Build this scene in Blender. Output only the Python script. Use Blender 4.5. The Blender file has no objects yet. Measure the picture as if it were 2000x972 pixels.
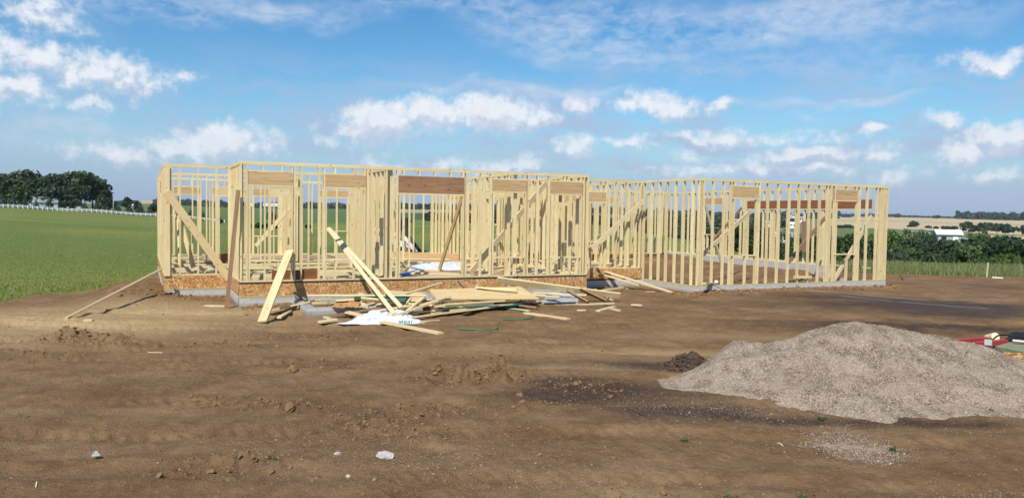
import bpy, math, random
import numpy as np
from mathutils import Vector
R_=math.radians
random.seed(7); rng=np.random.default_rng(11)
scene=bpy.context.scene; col=scene.collection

# ------------------------------------------------------------------ camera
F=1540.; CX,CY=1000.,486.; EYE=np.array([0.,0.,2.25]); YAW,PIT,ROLL=R_(25.13),R_(2.55),R_(.872)
FW=np.array([math.sin(YAW)*math.cos(PIT),math.cos(YAW)*math.cos(PIT),-math.sin(PIT)])
r0=np.array([math.cos(YAW),-math.sin(YAW),0.]); u0=np.cross(r0,FW)
RT=r0*math.cos(ROLL)+u0*math.sin(ROLL); UP=-r0*math.sin(ROLL)+u0*math.cos(ROLL)
def ray(x,y): return FW+RT*(x-CX)/F-UP*(y-CY)/F
def onZ(x,y,z=0.): d=ray(x,y); return EYE+d*((z-EYE[2])/d[2])
def onY(x,y,Y): d=ray(x,y); return EYE+d*((Y-EYE[1])/d[1])
def onX(x,y,X): d=ray(x,y); return EYE+d*((X-EYE[0])/d[0])
def proj(P):
    v=np.asarray(P,float)-EYE; z=v@FW
    return np.stack([CX+F*(v@RT)/z, CY-F*(v@UP)/z, z],-1)
def azd(x,y=430.):
    d=ray(x,y); return math.atan2(d[0],d[1])
def at(x,dist,y=430.):           # plan position at a distance along the sight line of column x
    a=azd(x,y); return dist*math.sin(a),dist*math.cos(a)
def zat(x,y,dist):
    d=ray(x,y); return EYE[2]+dist*d[2]/math.hypot(d[0],d[1])
cam=bpy.data.cameras.new('camera'); co=bpy.data.objects.new('camera',cam); col.objects.link(co)
cam.sensor_width=36; cam.lens=F/2000*36; cam.clip_end=20000; cam.clip_start=.1
from mathutils import Matrix
M=Matrix((( RT[0],UP[0],-FW[0],EYE[0]),(RT[1],UP[1],-FW[1],EYE[1]),(RT[2],UP[2],-FW[2],EYE[2]),(0,0,0,1)))
co.matrix_world=M; scene.camera=co

# ------------------------------------------------------------------ light
SAZ,SEL=R_(43),R_(49)
S=np.array([-math.sin(SAZ)*math.cos(SEL),-math.cos(SAZ)*math.cos(SEL),math.sin(SEL)])
sl=bpy.data.lights.new('sun','SUN'); sl.energy=4.9; sl.angle=R_(.53); sl.color=(1,.945,.83)
so=bpy.data.objects.new('sun',sl); col.objects.link(so); so.rotation_euler=Vector(S).to_track_quat('Z','Y').to_euler()
scene.view_settings.view_transform='Standard'; scene.view_settings.look='None'
scene.view_settings.exposure=.12; scene.view_settings.gamma=1
scene.cycles.max_bounces=5; scene.cycles.diffuse_bounces=3; scene.cycles.transparent_max_bounces=4
world=bpy.data.worlds.new('World'); scene.world=world; world.use_nodes=True
WT=world.node_tree; WT.nodes.clear()

class NB:
    def __init__(s,t): s.t=t
    def n(s,typ,**k):
        o=s.t.nodes.new(typ)
        for a,b in k.items(): setattr(o,a,b)
        return o
    def L(s,a,b): s.t.links.new(a,b)
    def put(s,sock,v):
        if hasattr(v,'is_output') or hasattr(v,'links'): s.L(v,sock)
        else: sock.default_value=v
    def m(s,op,a,b=None,c=None,clamp=False):
        o=s.n('ShaderNodeMath',operation=op,use_clamp=clamp); s.put(o.inputs[0],a)
        if b is not None: s.put(o.inputs[1],b)
        if c is not None: s.put(o.inputs[2],c)
        return o.outputs[0]
    def vm(s,op,a,b=None,sc=None):
        o=s.n('ShaderNodeVectorMath',operation=op); s.put(o.inputs[0],a)
        if b is not None: s.put(o.inputs[1],b)
        if sc is not None: s.put(o.inputs[3],sc)
        return o.outputs['Value'] if op in('LENGTH','DOT_PRODUCT','DISTANCE') else o.outputs[0]
    def noise(s,v,sc,det=4,rough=.55,dim='3D',out='Fac',dist=0.):
        o=s.n('ShaderNodeTexNoise',noise_dimensions=dim); s.put(o.inputs['Vector'],v)
        o.inputs['Scale'].default_value=sc; o.inputs['Detail'].default_value=det; o.inputs['Roughness'].default_value=rough; o.inputs['Distortion'].default_value=dist
        return o.outputs[out]
    def vor(s,v,sc,feat='F1',out='Distance',rand=1.):
        o=s.n('ShaderNodeTexVoronoi',feature=feat); s.put(o.inputs['Vector'],v); o.inputs['Scale'].default_value=sc; o.inputs['Randomness'].default_value=rand
        return o.outputs[out]
    def mr(s,v,a,b,c=0.,d=1.,smooth=False):
        o=s.n('ShaderNodeMapRange',interpolation_type='SMOOTHSTEP' if smooth else 'LINEAR'); s.put(o.inputs[0],v)
        for i,q in zip((1,2,3,4),(a,b,c,d)): s.put(o.inputs[i],q)
        return o.outputs[0]
    def mix(s,f,a,b,mode='MIX'):
        o=s.n('ShaderNodeMix',data_type='RGBA',blend_type=mode); s.put(o.inputs[0],f)
        s.put(o.inputs[6],a if not isinstance(a,tuple) or len(a)==4 else (*a,1)); s.put(o.inputs[7],b if not isinstance(b,tuple) or len(b)==4 else (*b,1))
        return o.outputs[2]
    def ramp(s,f,stops):
        o=s.n('ShaderNodeValToRGB'); s.put(o.inputs[0],f); e=o.color_ramp.elements
        while len(e)<len(stops): e.new(.5)
        for k,(p,c) in zip(e,stops): k.position=p; k.color=(*c,1)
        return o.outputs[0]
    def comb(s,x,y,z):
        o=s.n('ShaderNodeCombineXYZ')
        for i,v in enumerate((x,y,z)): s.put(o.inputs[i],v)
        return o.outputs[0]
    def sep(s,v):
        o=s.n('ShaderNodeSeparateXYZ'); s.put(o.inputs[0],v); return o.outputs

def build_sky():
    b=NB(WT)
    sky=b.n('ShaderNodeTexSky',sky_type='NISHITA'); sky.sun_disc=False; sky.sun_elevation=SEL; sky.sun_rotation=math.atan2(S[0],S[1])
    sky.altitude=300; sky.air_density=1.0; sky.dust_density=.6; sky.ozone_density=2.2
    D=b.n('ShaderNodeTexCoord').outputs['Generated']
    x,y,z=b.sep(D)
    az=b.m('ARCTAN2',x,y); el=b.m('ARCSINE',z)
    P=b.comb(az,el,0.)
    n1=b.noise(P,26,7,.58,out='Color'); n2=b.noise(P,9,3,.5,out='Color')
    w=b.vm('ADD',b.vm('SCALE',b.vm('SUBTRACT',n1,(.5,.5,.5)),sc=.034),b.vm('SCALE',b.vm('SUBTRACT',n2,(.5,.5,.5)),sc=.05))
    PW=b.vm('ADD',P,w)
    PW2=b.vm('ADD',PW,(-.004,.009,0.))
    def ae(px,py):
        d=ray(px,py); return math.atan2(d[0],d[1]),math.atan2(d[2],math.hypot(d[0],d[1]))
    def blobs(lst,pos):
        out=None
        for (px,py,w_,h_,amp) in lst:
            a,e=ae(px,py)
            v=b.vm('SUBTRACT',pos,(a,e,0.)); v=b.vm('MULTIPLY',v,(F/(w_*1.05),F/(h_*1.15),0.))
            k=b.m('MULTIPLY_ADD',b.vm('LENGTH',v),-amp,amp)
            out=k if out is None else b.m('MAXIMUM',out,k)
        return out
    cum=[(60,120,150,44,1),(190,140,120,48,1),(260,165,80,36,.9),(30,180,90,34,.9),(172,208,48,20,.7),(357,148,46,20,.6),
         (440,278,110,36,1.25),(350,290,90,26,1),(230,300,110,26,.85),(500,292,70,22,.9),
         (740,240,100,42,1.35),(840,228,110,38,1.2),(960,228,130,42,1.3),(1040,240,70,30,1.),(640,268,50,20,.7),
         (1120,212,46,26,.8),(1290,208,95,28,1.),(1240,214,60,20,.8),(1412,204,44,18,.85),
         (1130,292,52,24,1.2),(1240,278,60,16,.8),(1420,260,90,22,1.),(1350,262,60,16,.8),(1540,262,120,26,.55),(1580,298,110,20,1.1),
         (1700,252,34,16,1.1),(1850,236,40,20,.8),(1942,266,62,34,1.25),(1885,302,40,26,1.05),(1722,300,50,22,.9),(1345,304,46,20,.8),(1760,345,70,26,.7),
         (980,325,90,20,.9),(1480,325,60,24,.8),(1375,335,130,22,.7),(1600,330,90,22,.7),(740,312,70,20,.7),(1960,112,90,22,.85),(70,36,90,28,.75),(80,10,60,22,.7),(880,320,60,14,.7),(1030,322,50,18,.8),(1950,345,70,20,.7)]
    c1=blobs(cum,PW); c2=blobs(cum,PW2)
    fl=b.noise(P,60,7,.62); c1=b.m('MULTIPLY_ADD',b.m('SUBTRACT',fl,.5),1.5,c1); dens=b.m('MULTIPLY',b.mr(c1,.0,.85,0,1,True),b.mr(el,.03,.13,.75,1.))
    shade=b.mr(b.m('SUBTRACT',c1,c2),-.30,.25,0,1,True)
    # streaky high cloud
    PS=b.vm('MULTIPLY',P,(6.,26.,1.)); PS=b.vm('ADD',PS,b.vm('SCALE',n2,sc=1.6))
    ns=b.noise(PS,1.,8,.62)
    ncell=b.noise(b.vm('MULTIPLY',P,(44.,90.,1.)),1.,5,.6,dist=.6)
    cir=[(1180,50,330,70,1.6),(1000,15,500,34,1.4),(1560,35,420,60,1.45),(300,12,190,34,1.5),(520,12,300,30,1.1),(1270,105,170,26,1.25),(1480,120,420,34,.7),
         (1010,180,300,20,1.1),(1640,188,200,13,1.15),(1570,211,50,9,.9),(1750,130,160,40,.7),(1700,100,120,30,.6),(1150,85,140,34,1.2),(150,262,180,36,.8),(120,35,120,60,.6),(60,5,160,14,.7)]
    cc=blobs(cir,b.vm('ADD',P,b.vm('SCALE',b.vm('SUBTRACT',n2,(.5,.5,.5)),sc=.09)))
    cs=b.m('MULTIPLY',b.mr(cc,0,.95,0,1,True),b.mr(b.m('ADD',b.m('MULTIPLY',ns,.6),b.m('MULTIPLY',ncell,.4)),.38,.66,0,1))
    # low layered cloud toward the horizon
    PL=b.vm('MULTIPLY',PW,(7.,30.,1.)); nl=b.noise(PL,1.,6,.58)
    band=b.m('MULTIPLY',b.mr(el,.0,.035,.35,1,True),b.mr(el,.11,.22,1,0,True))
    band=b.m('MULTIPLY',band,b.mr(az,azd(100),azd(900),.55,1))
    low=b.m('MULTIPLY',b.mr(nl,.38,.66,0,.8,True),band)
    air=b.mr(el,-.02,.16,.85,0.,True)
    bc=b.n('ShaderNodeHueSaturation'); bc.inputs['Saturation'].default_value=1.30; bc.inputs['Value'].default_value=1.42; b.L(sky.outputs[0],bc.inputs['Color'])
    base=b.mix(1.,bc.outputs[0],(.86,1.02,1.0),'MULTIPLY')
    base=b.mix(b.mr(el,.05,.30,0,.8),base,b.mix(1.,base,(.84,.94,1.04),'MULTIPLY'))
    base=b.mix(air,base,(2.95,4.2,7.5,1))
    c=b.mix(low,base,(5.0,6.0,8.3,1))
    c=b.mix(b.m('MULTIPLY',cs,.72),c,(7.9,8.7,10.2,1))
    cl=b.mix(b.m('ADD',b.m('MULTIPLY',shade,.75),b.m('MULTIPLY',b.mr(fl,.35,.65),.25)),(6.5,7.4,9.1,1),(10.4,10.7,11.2,1))
    c=b.mix(b.m('MULTIPLY',dens,.95),c,cl)
    bg=b.n('ShaderNodeBackground'); b.L(c,bg.inputs[0]); bg.inputs[1].default_value=.08
    o=b.n('ShaderNodeOutputWorld'); b.L(bg.outputs[0],o.inputs[0])
build_sky()

# ------------------------------------------------------------------ mesh helpers
def tag(o,label=None,cat=None,group=None,kind=None):
    if label: o['label']=label
    if cat: o['category']=cat
    if group: o['group']=group
    if kind: o['kind']=kind
    return o
def empty(name,loc,label,cat,group=None):
    o=bpy.data.objects.new(name,None); col.objects.link(o); o.location=tuple(loc); o.empty_display_size=.2
    return tag(o,label,cat,group)
def link(name,me,mat=None,parent=None,loc=None):
    o=bpy.data.objects.new(name,me); col.objects.link(o)
    if mat and not me.materials: me.materials.append(mat)
    if parent is not None:
        o.parent=parent
        if loc is not None: o.location=tuple(loc)
        else:   # mesh given in world coordinates: keep it there
            w=Vector((0,0,0)); p=parent
            while p: w+=p.location; p=p.parent
            o.location=-w
    elif loc is not None: o.location=tuple(loc)
    return o
def arr_mesh(name,V,Fa,attrs=None,smooth=False):
    """V (n,3), Fa (m,k) all faces with k corners"""
    V=np.ascontiguousarray(V,np.float32); Fa=np.ascontiguousarray(Fa,np.int32)
    me=bpy.data.meshes.new(name); m,k=Fa.shape
    me.vertices.add(len(V)); me.vertices.foreach_set('co',V.ravel())
    me.loops.add(m*k); me.loops.foreach_set('vertex_index',Fa.ravel())
    me.polygons.add(m); me.polygons.foreach_set('loop_start',np.arange(0,m*k,k,dtype=np.int32))
    try: me.polygons.foreach_set('loop_total',np.full(m,k,np.int32))
    except Exception: pass
    me.polygons.foreach_set('use_smooth',np.full(m,bool(smooth)))
    for n,(t,a) in (attrs or {}).items():
        at_=me.attributes.new(n,t,'POINT'); a=np.ascontiguousarray(a,np.float32)
        at_.data.foreach_set('color' if t=='FLOAT_COLOR' else ('vector' if t=='FLOAT_VECTOR' else 'value'),a.ravel())
    me.update(calc_edges=True); me.validate(); return me
QF=np.array([[0,1,3,2],[4,6,7,5],[0,4,5,1],[2,3,7,6],[0,2,6,4],[1,5,7,3]])
class MB:
    """collects boxes; every box carries its own grain coordinates (lc) and tone"""
    def __init__(s): s.V=[];s.Fc=[];s.lc=[];s.t=[];s.n=0
    cur='plank'
    def obox(s,c,a,b_,d,tone=None):
        # centre c, half vectors a (length = grain), b, d
        c,a,b_,d=[np.asarray(q,float) for q in (c,a,b_,d)]
        if np.dot(np.cross(a,b_),d)<0: d=-d
        sg=np.array([[i,j,k] for i in(-1,1) for j in(-1,1) for k in(-1,1)],float)
        V=c+sg@np.stack([a,b_,d])
        s.Fc.append(QF+s.n); s.n+=8; s.V.append(V); s.nm=getattr(s,'nm',[]); s.nm.append(s.cur)
        off=np.array([random.uniform(0,60),random.uniform(0,9),random.uniform(0,9)])
        s.lc.append(sg*np.array([np.linalg.norm(a),np.linalg.norm(b_),np.linalg.norm(d)])+off)
        tn=random.gauss(.5,.16) if tone is None else tone
        s.t.append(np.full(8,tn))
    def box(s,x0,x1,y0,y1,z0,z1,ax=None,tone=None):
        c=np.array([(x0+x1)/2,(y0+y1)/2,(z0+z1)/2]); h=np.array([x1-x0,y1-y0,z1-z0])/2
        if ax is None: ax=int(np.argmax(np.abs(h)))
        e=np.diag(h); o=[i for i in range(3) if i!=ax]
        s.obox(c,e[ax],e[o[0]],e[o[1]],tone)
    def beam(s,p,q,w,t,roll=0.,tone=None):
        p,q=np.asarray(p,float),np.asarray(q,float); d=q-p; L=np.linalg.norm(d); u=d/L
        sd=np.cross(u,(0,0,1.)); sd=sd/np.linalg.norm(sd) if np.linalg.norm(sd)>1e-6 else np.array([1.,0,0]); nn=np.cross(sd,u)
        s2=sd*math.cos(roll)+nn*math.sin(roll); n2=np.cross(s2,u)
        s.obox((p+q)/2,d/2,s2*w/2,n2*t/2,tone)
    def mesh(s,name):
        return arr_mesh(name,np.concatenate(s.V),np.concatenate(s.Fc),{'lc':('FLOAT_VECTOR',np.concatenate(s.lc)),'tone':('FLOAT',np.concatenate(s.t))})
    def build(s,name,mat,parent=None,loc=None): return link(name,s.mesh(name),mat,parent,loc)
def board(name,p,q,w=.14,t=.038,roll=0.,mat=None,label=None,cat='board',group=None,tone=None,parent=None):
    p,q=np.asarray(p,float),np.asarray(q,float); m=MB(); c=(p+q)/2
    m.beam(p-c,q-c,w,t,roll,random.uniform(.7,1.) if tone is None else tone); o=m.build(name,mat or WOOD,parent,c if parent is None else None)
    if parent is not None:
        pl=parent.location; o.location=(c[0]-pl[0],c[1]-pl[1],c[2]-pl[2])
    return tag(o,label,cat if label and parent is None else None,group)

# ------------------------------------------------------------------ materials
def newmat(name):
    m=bpy.data.materials.new(name); m.use_nodes=True; t=m.node_tree; t.nodes.clear(); b=NB(t)
    p=b.n('ShaderNodeBsdfPrincipled'); o=b.n('ShaderNodeOutputMaterial'); b.L(p.outputs[0],o.inputs[0])
    p.inputs['Roughness'].default_value=.75; p.inputs['Specular IOR Level'].default_value=.25
    return m,b,p
def attr(b,n,out='Fac'):
    a=b.n('ShaderNodeAttribute',attribute_name=n); return a.outputs[out]
def bump(b,p,h,st=.5,dist=.01):
    o=b.n('ShaderNodeBump'); b.put(o.inputs['Height'],h); o.inputs['Strength'].default_value=st; o.inputs['Distance'].default_value=dist
    b.L(o.outputs[0],p.inputs['Normal'])
def simple(name,c,rough=.6,c2=None,sc=8.,metal=0.):
    m,b,p=newmat(name); 
    if c2 is None: c2=tuple(k*.8 for k in c)
    n=b.noise(b.n('ShaderNodeTexCoord').outputs['Object'],sc,5,.6)
    b.L(b.mix(b.mr(n,.35,.65),c,c2),p.inputs['Base Color']); p.inputs['Roughness'].default_value=rough; p.inputs['Metallic'].default_value=metal
    return m
def wood(name,ca,cb,cg,knots=.5,rough=.72):
    m,b,p=newmat(name)
    lc=attr(b,'lc','Vector'); tone=attr(b,'tone')
    n=b.noise(b.vm('MULTIPLY',lc,(1.3,24.,24.)),1.,6,.65,dist=1.2)
    n2=b.noise(b.vm('MULTIPLY',lc,(.7,4.,4.)),1.,3,.5)
    c=b.mix(b.m('ADD',tone,b.mr(n2,.3,.7,-.3,.3),clamp=True),ca,cb)
    c=b.mix(b.m('MULTIPLY',b.mr(n,.46,.70),.7),c,cg)
    k=b.vor(b.vm('MULTIPLY',lc,(3.2,11.,11.)),1.)
    kk=b.mr(k,.07,.15,knots,0,True)
    c=b.mix(kk,c,tuple(q*.30 for q in cg))
    b.L(c,p.inputs['Base Color']); p.inputs['Roughness'].default_value=rough
    bump(b,p,n,.25,.003); return m
WOOD=wood('pine lumber',(.82,.715,.425),(.66,.52,.285),(.50,.355,.175),.85)
WOODP=wood('pale fresh lumber',(.74,.64,.42),(.64,.53,.33),(.50,.38,.21),.6)
WOODH=wood('header lumber',(.60,.42,.225),(.50,.335,.17),(.32,.185,.085),.8)
WOODD=wood('weathered and shade-toned brown lumber',(.36,.235,.135),(.30,.19,.11),(.20,.115,.06),.4)  # brown boards, and the shade painted onto one plank under the heap
HBIG=wood('stained reddish header',(.37,.215,.115),(.30,.165,.085),(.13,.045,.025),.9)
LVL=wood('reddish laminated lumber',(.30,.130,.062),(.235,.092,.045),(.12,.040,.022),.5)
TREAT=wood('treated sill lumber',(.50,.44,.22),(.44,.39,.20),(.33,.27,.12),.3)
RED=simple('red painted steel',(.42,.045,.04),.5,(.30,.05,.04),6.)
def osb_mat():
    m,b,p=newmat('oriented strand board')
    P=b.n('ShaderNodeTexCoord').outputs['Object']
    wv=b.vm('ADD',P,b.vm('SCALE',b.noise(P,3.,3,.5,out='Color'),sc=.35))
    def rot(v,a):
        o=b.n('ShaderNodeVectorRotate',rotation_type='Y_AXIS'); b.put(o.inputs['Vector'],v); o.inputs['Angle'].default_value=a; return o.outputs[0]
    f1=b.vor(b.vm('MULTIPLY',rot(wv,.5),(13.,13.,55.)),1.,out='Color'); f2=b.vor(b.vm('MULTIPLY',rot(wv,-.7),(12.,12.,50.)),1.,out='Color'); f3=b.vor(b.vm('MULTIPLY',rot(wv,1.6),(14.,14.,60.)),1.,out='Color')
    s1=b.sep(f1); s2=b.sep(f2); s3=b.sep(f3)
    pick=b.m('GREATER_THAN',s1[1],.55); v=b.m('ADD',b.m('MULTIPLY',pick,s1[0]),b.m('MULTIPLY',b.m('SUBTRACT',1.,pick),s2[0]))
    pk2=b.m('GREATER_THAN',s3[1],.72); v=b.m('ADD',b.m('MULTIPLY',pk2,s3[0]),b.m('MULTIPLY',b.m('SUBTRACT',1.,pk2),v))
    c=b.ramp(v,[(0,(.27,.115,.040)),(.35,(.45,.22,.082)),(.7,(.57,.315,.125)),(.9,(.70,.47,.22)),(1,(.80,.60,.33))])
    st=b.mr(b.noise(P,1.1,4,.6),.5,.7,0,.45); c=b.mix(st,c,(.40,.19,.07))
    b.L(c,p.inputs['Base Color']); p.inputs['Roughness'].default_value=.6; bump(b,p,v,.25,.004); return m
OSB=osb_mat()
def ply_mat(name,c1,c2,lines=True):
    m,b,p=newmat(name); P=b.n('ShaderNodeTexCoord').outputs['Object']
    n=b.noise(b.vm('MULTIPLY',P,(2.,16.,6.)),1.,5,.6); c=b.mix(b.mr(n,.3,.7),c1,c2)
    n2=b.noise(P,2.2,4,.6); c=b.mix(b.mr(n2,.55,.75,0,.35),c,tuple(k*.55 for k in c1))
    if lines:
        br=b.n('ShaderNodeTexBrick'); b.L(P,br.inputs['Vector']); br.inputs['Scale'].default_value=1.; br.inputs['Brick Width'].default_value=.62; br.inputs['Row Height'].default_value=.2; br.inputs['Mortar Size'].default_value=.007; c=b.mix(b.m('MULTIPLY',br.outputs['Fac'],.5),c,tuple(k*.45 for k in c1))
    b.L(c,p.inputs['Base Color']); return m
PLY=ply_mat('plywood sheet',(.68,.52,.27),(.58,.42,.21))
DECK=ply_mat('subfloor sheathing',(.56,.42,.25),(.47,.33,.19),False)
def block_mat():
    m,b,p=newmat('brick-patterned concrete wall'); P=b.n('ShaderNodeTexCoord').outputs['Object']
    x,y,z=b.sep(P); v=b.comb(b.m('ADD',x,y),z,0.)
    br=b.n('ShaderNodeTexBrick'); b.L(v,br.inputs['Vector']); br.inputs['Scale'].default_value=1.
    br.inputs['Brick Width'].default_value=.30; br.inputs['Row Height'].default_value=.085; br.inputs['Mortar Size'].default_value=.006; br.inputs['Mortar Smooth'].default_value=.5
    br.inputs['Color1'].default_value=(.56,.55,.52,1); br.inputs['Color2'].default_value=(.50,.49,.47,1); br.inputs['Mortar'].default_value=(.30,.30,.31,1)
    n=b.noise(P,5.,6,.65); c=b.mix(b.mr(n,.45,.7,0,.5),br.outputs[0],(.40,.37,.33))
    c=b.mix(b.mr(b.m('ADD',z,b.m('MULTIPLY',n,.15)),.06,.22,.75,0,True),c,(.24,.17,.115))
    b.L(c,p.inputs['Base Color']); p.inputs['Roughness'].default_value=.85
    bump(b,p,b.m('SUBTRACT',1.,br.outputs['Fac']),.4,.006); return m
BLOCK=block_mat()
def leaf_mat(name,c1,c2,c3,tr=.25):
    m,b,p=newmat(name); t=attr(b,'tone')
    c=b.ramp(t,[(0,c1),(.55,c2),(1,c3)]); b.L(c,p.inputs['Base Color']); p.inputs['Roughness'].default_value=.6
    if tr:
        tl=b.n('ShaderNodeBsdfTranslucent'); b.L(c,tl.inputs[0]); mx=b.n('ShaderNodeMixShader'); mx.inputs[0].default_value=tr
        b.L(p.outputs[0],mx.inputs[1]); b.L(tl.outputs[0],mx.inputs[2])
        o=[q for q in b.t.nodes if q.type=='OUTPUT_MATERIAL'][0]; b.L(mx.outputs[0],o.inputs[0])
    return m
LEAF=leaf_mat('broadleaf foliage',(.030,.055,.018),(.062,.105,.032),(.115,.165,.050))
LEAFL=leaf_mat('light green foliage',(.040,.075,.015),(.085,.14,.03),(.16,.23,.055))
LEAFD=leaf_mat('dark foliage',(.026,.045,.024),(.048,.078,.038),(.085,.125,.055))
SPRUCE=leaf_mat('blue green needles',(.020,.042,.028),(.042,.078,.050),(.08,.125,.075),.1)
FARW=leaf_mat('distant woodland',(.016,.032,.020),(.030,.055,.030),(.055,.085,.042),.1)
BARK=simple('bark',(.10,.075,.055),.9,(.06,.045,.035),5.)
CONC=simple('grey concrete',(.42,.42,.42),.9,(.33,.33,.34),9.)
WHITE=simple('white painted board',(.80,.80,.78),.6,(.72,.72,.70),3.)
PLASTIC=simple('white plastic sheeting',(.78,.80,.84),.35,(.62,.66,.72),7.)
BLACK=simple('black plastic',(.02,.02,.022),.5)
DARKG=simple('dark steel',(.06,.062,.07),.45)
GREENP=simple('green plastic',(.02,.16,.085),.45,(.03,.22,.12))
TEAL=simple('teal wrap',(.03,.15,.125),.5)
BLUE=simple('blue tarp cloth',(.03,.10,.42),.5)
CORD=simple('pale blue cord',(.24,.25,.32),.7)
ROOFG=simple('grey shingle roof',(.30,.31,.31),.8); ROOFW=simple('white metal roof',(.82,.83,.84),.4)
GLASSD=simple('dark window glass',(.03,.035,.045),.15)
FELT=simple('black sill seal',(.025,.025,.03),.7)

# ------------------------------------------------------------------ terrain
COLS=[ # image column, [(distance, 'z' or 'y', value)...]
 (-900,[(20,'z',0),(60,'z',.4),(200,'z',2.),(600,'z',6),(6500,'z',30)]),
 (0,[(21,'z',0),(60,'z',.25),(335,'y',405.3),(430,'y',401),(700,'y',396),(6500,'y',393)]),
 (150,[(22,'z',0),(60,'z',.1),(345,'y',413.5),(440,'y',409),(900,'y',402),(3000,'y',398),(6500,'y',397)]),
 (300,[(24,'z',0),(60,'z',-.05),(356,'y',422.5),(460,'y',416),(900,'y',407),(2600,'y',397.5),(3000,'y',391.5),(6500,'y',391)]),
 (500,[(35,'z',0),(60,'z',-.2),(190,'y',446),(230,'y',450),(420,'y',437),(1500,'y',411),(2500,'y',404),(6500,'y',402)]),
 (800,[(36,'z',0),(60,'z',-.35),(100,'y',455),(140,'y',455),(300,'y',434),(340,'y',438),(800,'y',428),(1200,'y',414),(2000,'y',408.5),(3000,'y',408),(6500,'y',408)]),
 (1100,[(36,'z',0),(60,'z',-.4),(100,'y',457),(150,'y',455),(300,'y',438),(800,'y',428),(2000,'y',414),(6500,'y',413)]),
 (1400,[(36,'z',0),(50,'z',-.2),(70,'y',486),(85,'z',-4),(200,'z',-11),(600,'y',456),(1500,'y',433),(2600,'y',423),(6500,'y',420)]),
 (1740,[(33,'z',0),(45,'y',514),(60,'z',-2.6),(140,'z',-11),(300,'z',-14),(600,'y',466),(880,'y',447),(2600,'y',424.5),(3000,'y',424),(6500,'y',424)]),
 (2000,[(33,'z',0),(45,'y',521),(60,'z',-2.9),(140,'z',-11),(300,'z',-14),(450,'y',480),(700,'y',469),(1200,'y',456),(1500,'y',446),(2600,'y',431),(3300,'y',430),(6500,'y',428)]),
 (2900,[(33,'z',0),(45,'z',-.4),(60,'z',-2.),(140,'z',-9),(300,'z',-12),(1500,'z',-8),(6500,'z',10)])]
DG=np.concatenate([[0,8,14],np.geomspace(20,7000,140)]); 
_az=[];_tab=[]
for cx,pts in COLS:
    _az.append(azd(cx)); d=[0,14]; zz=[0,0]
    for (r,k,v) in pts: d.append(r); zz.append(v if k=='z' else zat(cx,v,r))
    _tab.append(np.interp(DG,d,zz))
_az=[-3.3,_az[0]-.9]+_az+[_az[-1]+.7,3.3]; flat=np.interp(DG,[0,30,400,7000],[0,0,2,15]); _tab=[flat,flat]+_tab+[flat,flat]
_az=np.array(_az); _tab=np.array(_tab)
# garage / house mound adjustments
HX0,HX1,HY0,HY1=.475,22.27,18.905,30.5
YA,YB,YC,YE,YK=21.217,18.905,20.931,18.33,30.5
XL,XB0,XB1,XD,XR=.475,2.004,11.175,14.423,22.27
ZT,ZD,ZG=3.357,.587,.22
def g2(X,Y,cx,cy,sx,sy,a): return a*np.exp(-((X-cx)/sx)**2-((Y-cy)/sy)**2)
def vnoise(X,Y,seed=0):
    xi=np.floor(X).astype(np.int64); yi=np.floor(Y).astype(np.int64); fx=X-xi; fy=Y-yi
    fx=fx*fx*(3-2*fx); fy=fy*fy*(3-2*fy)
    def h(a,b_):
        n=(a*374761393+b_*668265263+seed*1442695041)&0xffffffff; n=((n^(n>>13))*1274126177)&0xffffffff; return ((n^(n>>16))&0xffff)/65535.
    return (h(xi,yi)*(1-fx)+h(xi+1,yi)*fx)*(1-fy)+(h(xi,yi+1)*(1-fx)+h(xi+1,yi+1)*fx)*fy
def fbm(X,Y,o=4,seed=0,rg=.5):
    s=0;a=1;t=0
    for i in range(o): s=s+a*vnoise(X*2**i+17.3*i,Y*2**i-9.1*i,seed+i); t+=a; a*=rg
    return s/t
# rough patches and clod rows, in plan
PATCH=[]
for (px,py,rw,rd,amp) in [(160,660,.75,.45,.12),(240,672,.4,.3,.06),(915,738,.75,.38,.13),(960,730,.35,.25,.08),(560,788,.5,.3,.07),(430,775,.4,.25,.05),
        (760,815,.55,.5,.075),(820,850,.35,.25,.05),(1140,760,.7,.4,.045),(450,915,.5,.3,.07),(640,705,.9,.25,.04),(900,700,.9,.3,.035),(1010,830,.35,.2,.045),
        (870,790,.5,.3,.04),(1050,790,.4,.3,.03),(60,690,.8,.3,.05),(620,655,1.2,.4,.05),(420,670,1.4,.35,.035),(1240,970,.5,.3,.05)]:
    q=onZ(px,py,0); PATCH.append((q[0],q[1],rw,rd,amp))
GR=[(u,v) for u,v in []]
def pile_uv(X,Y):   # camera-levelled plan axes
    return X*math.cos(YAW)-Y*math.sin(YAW), X*math.sin(YAW)+Y*math.cos(YAW)
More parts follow.
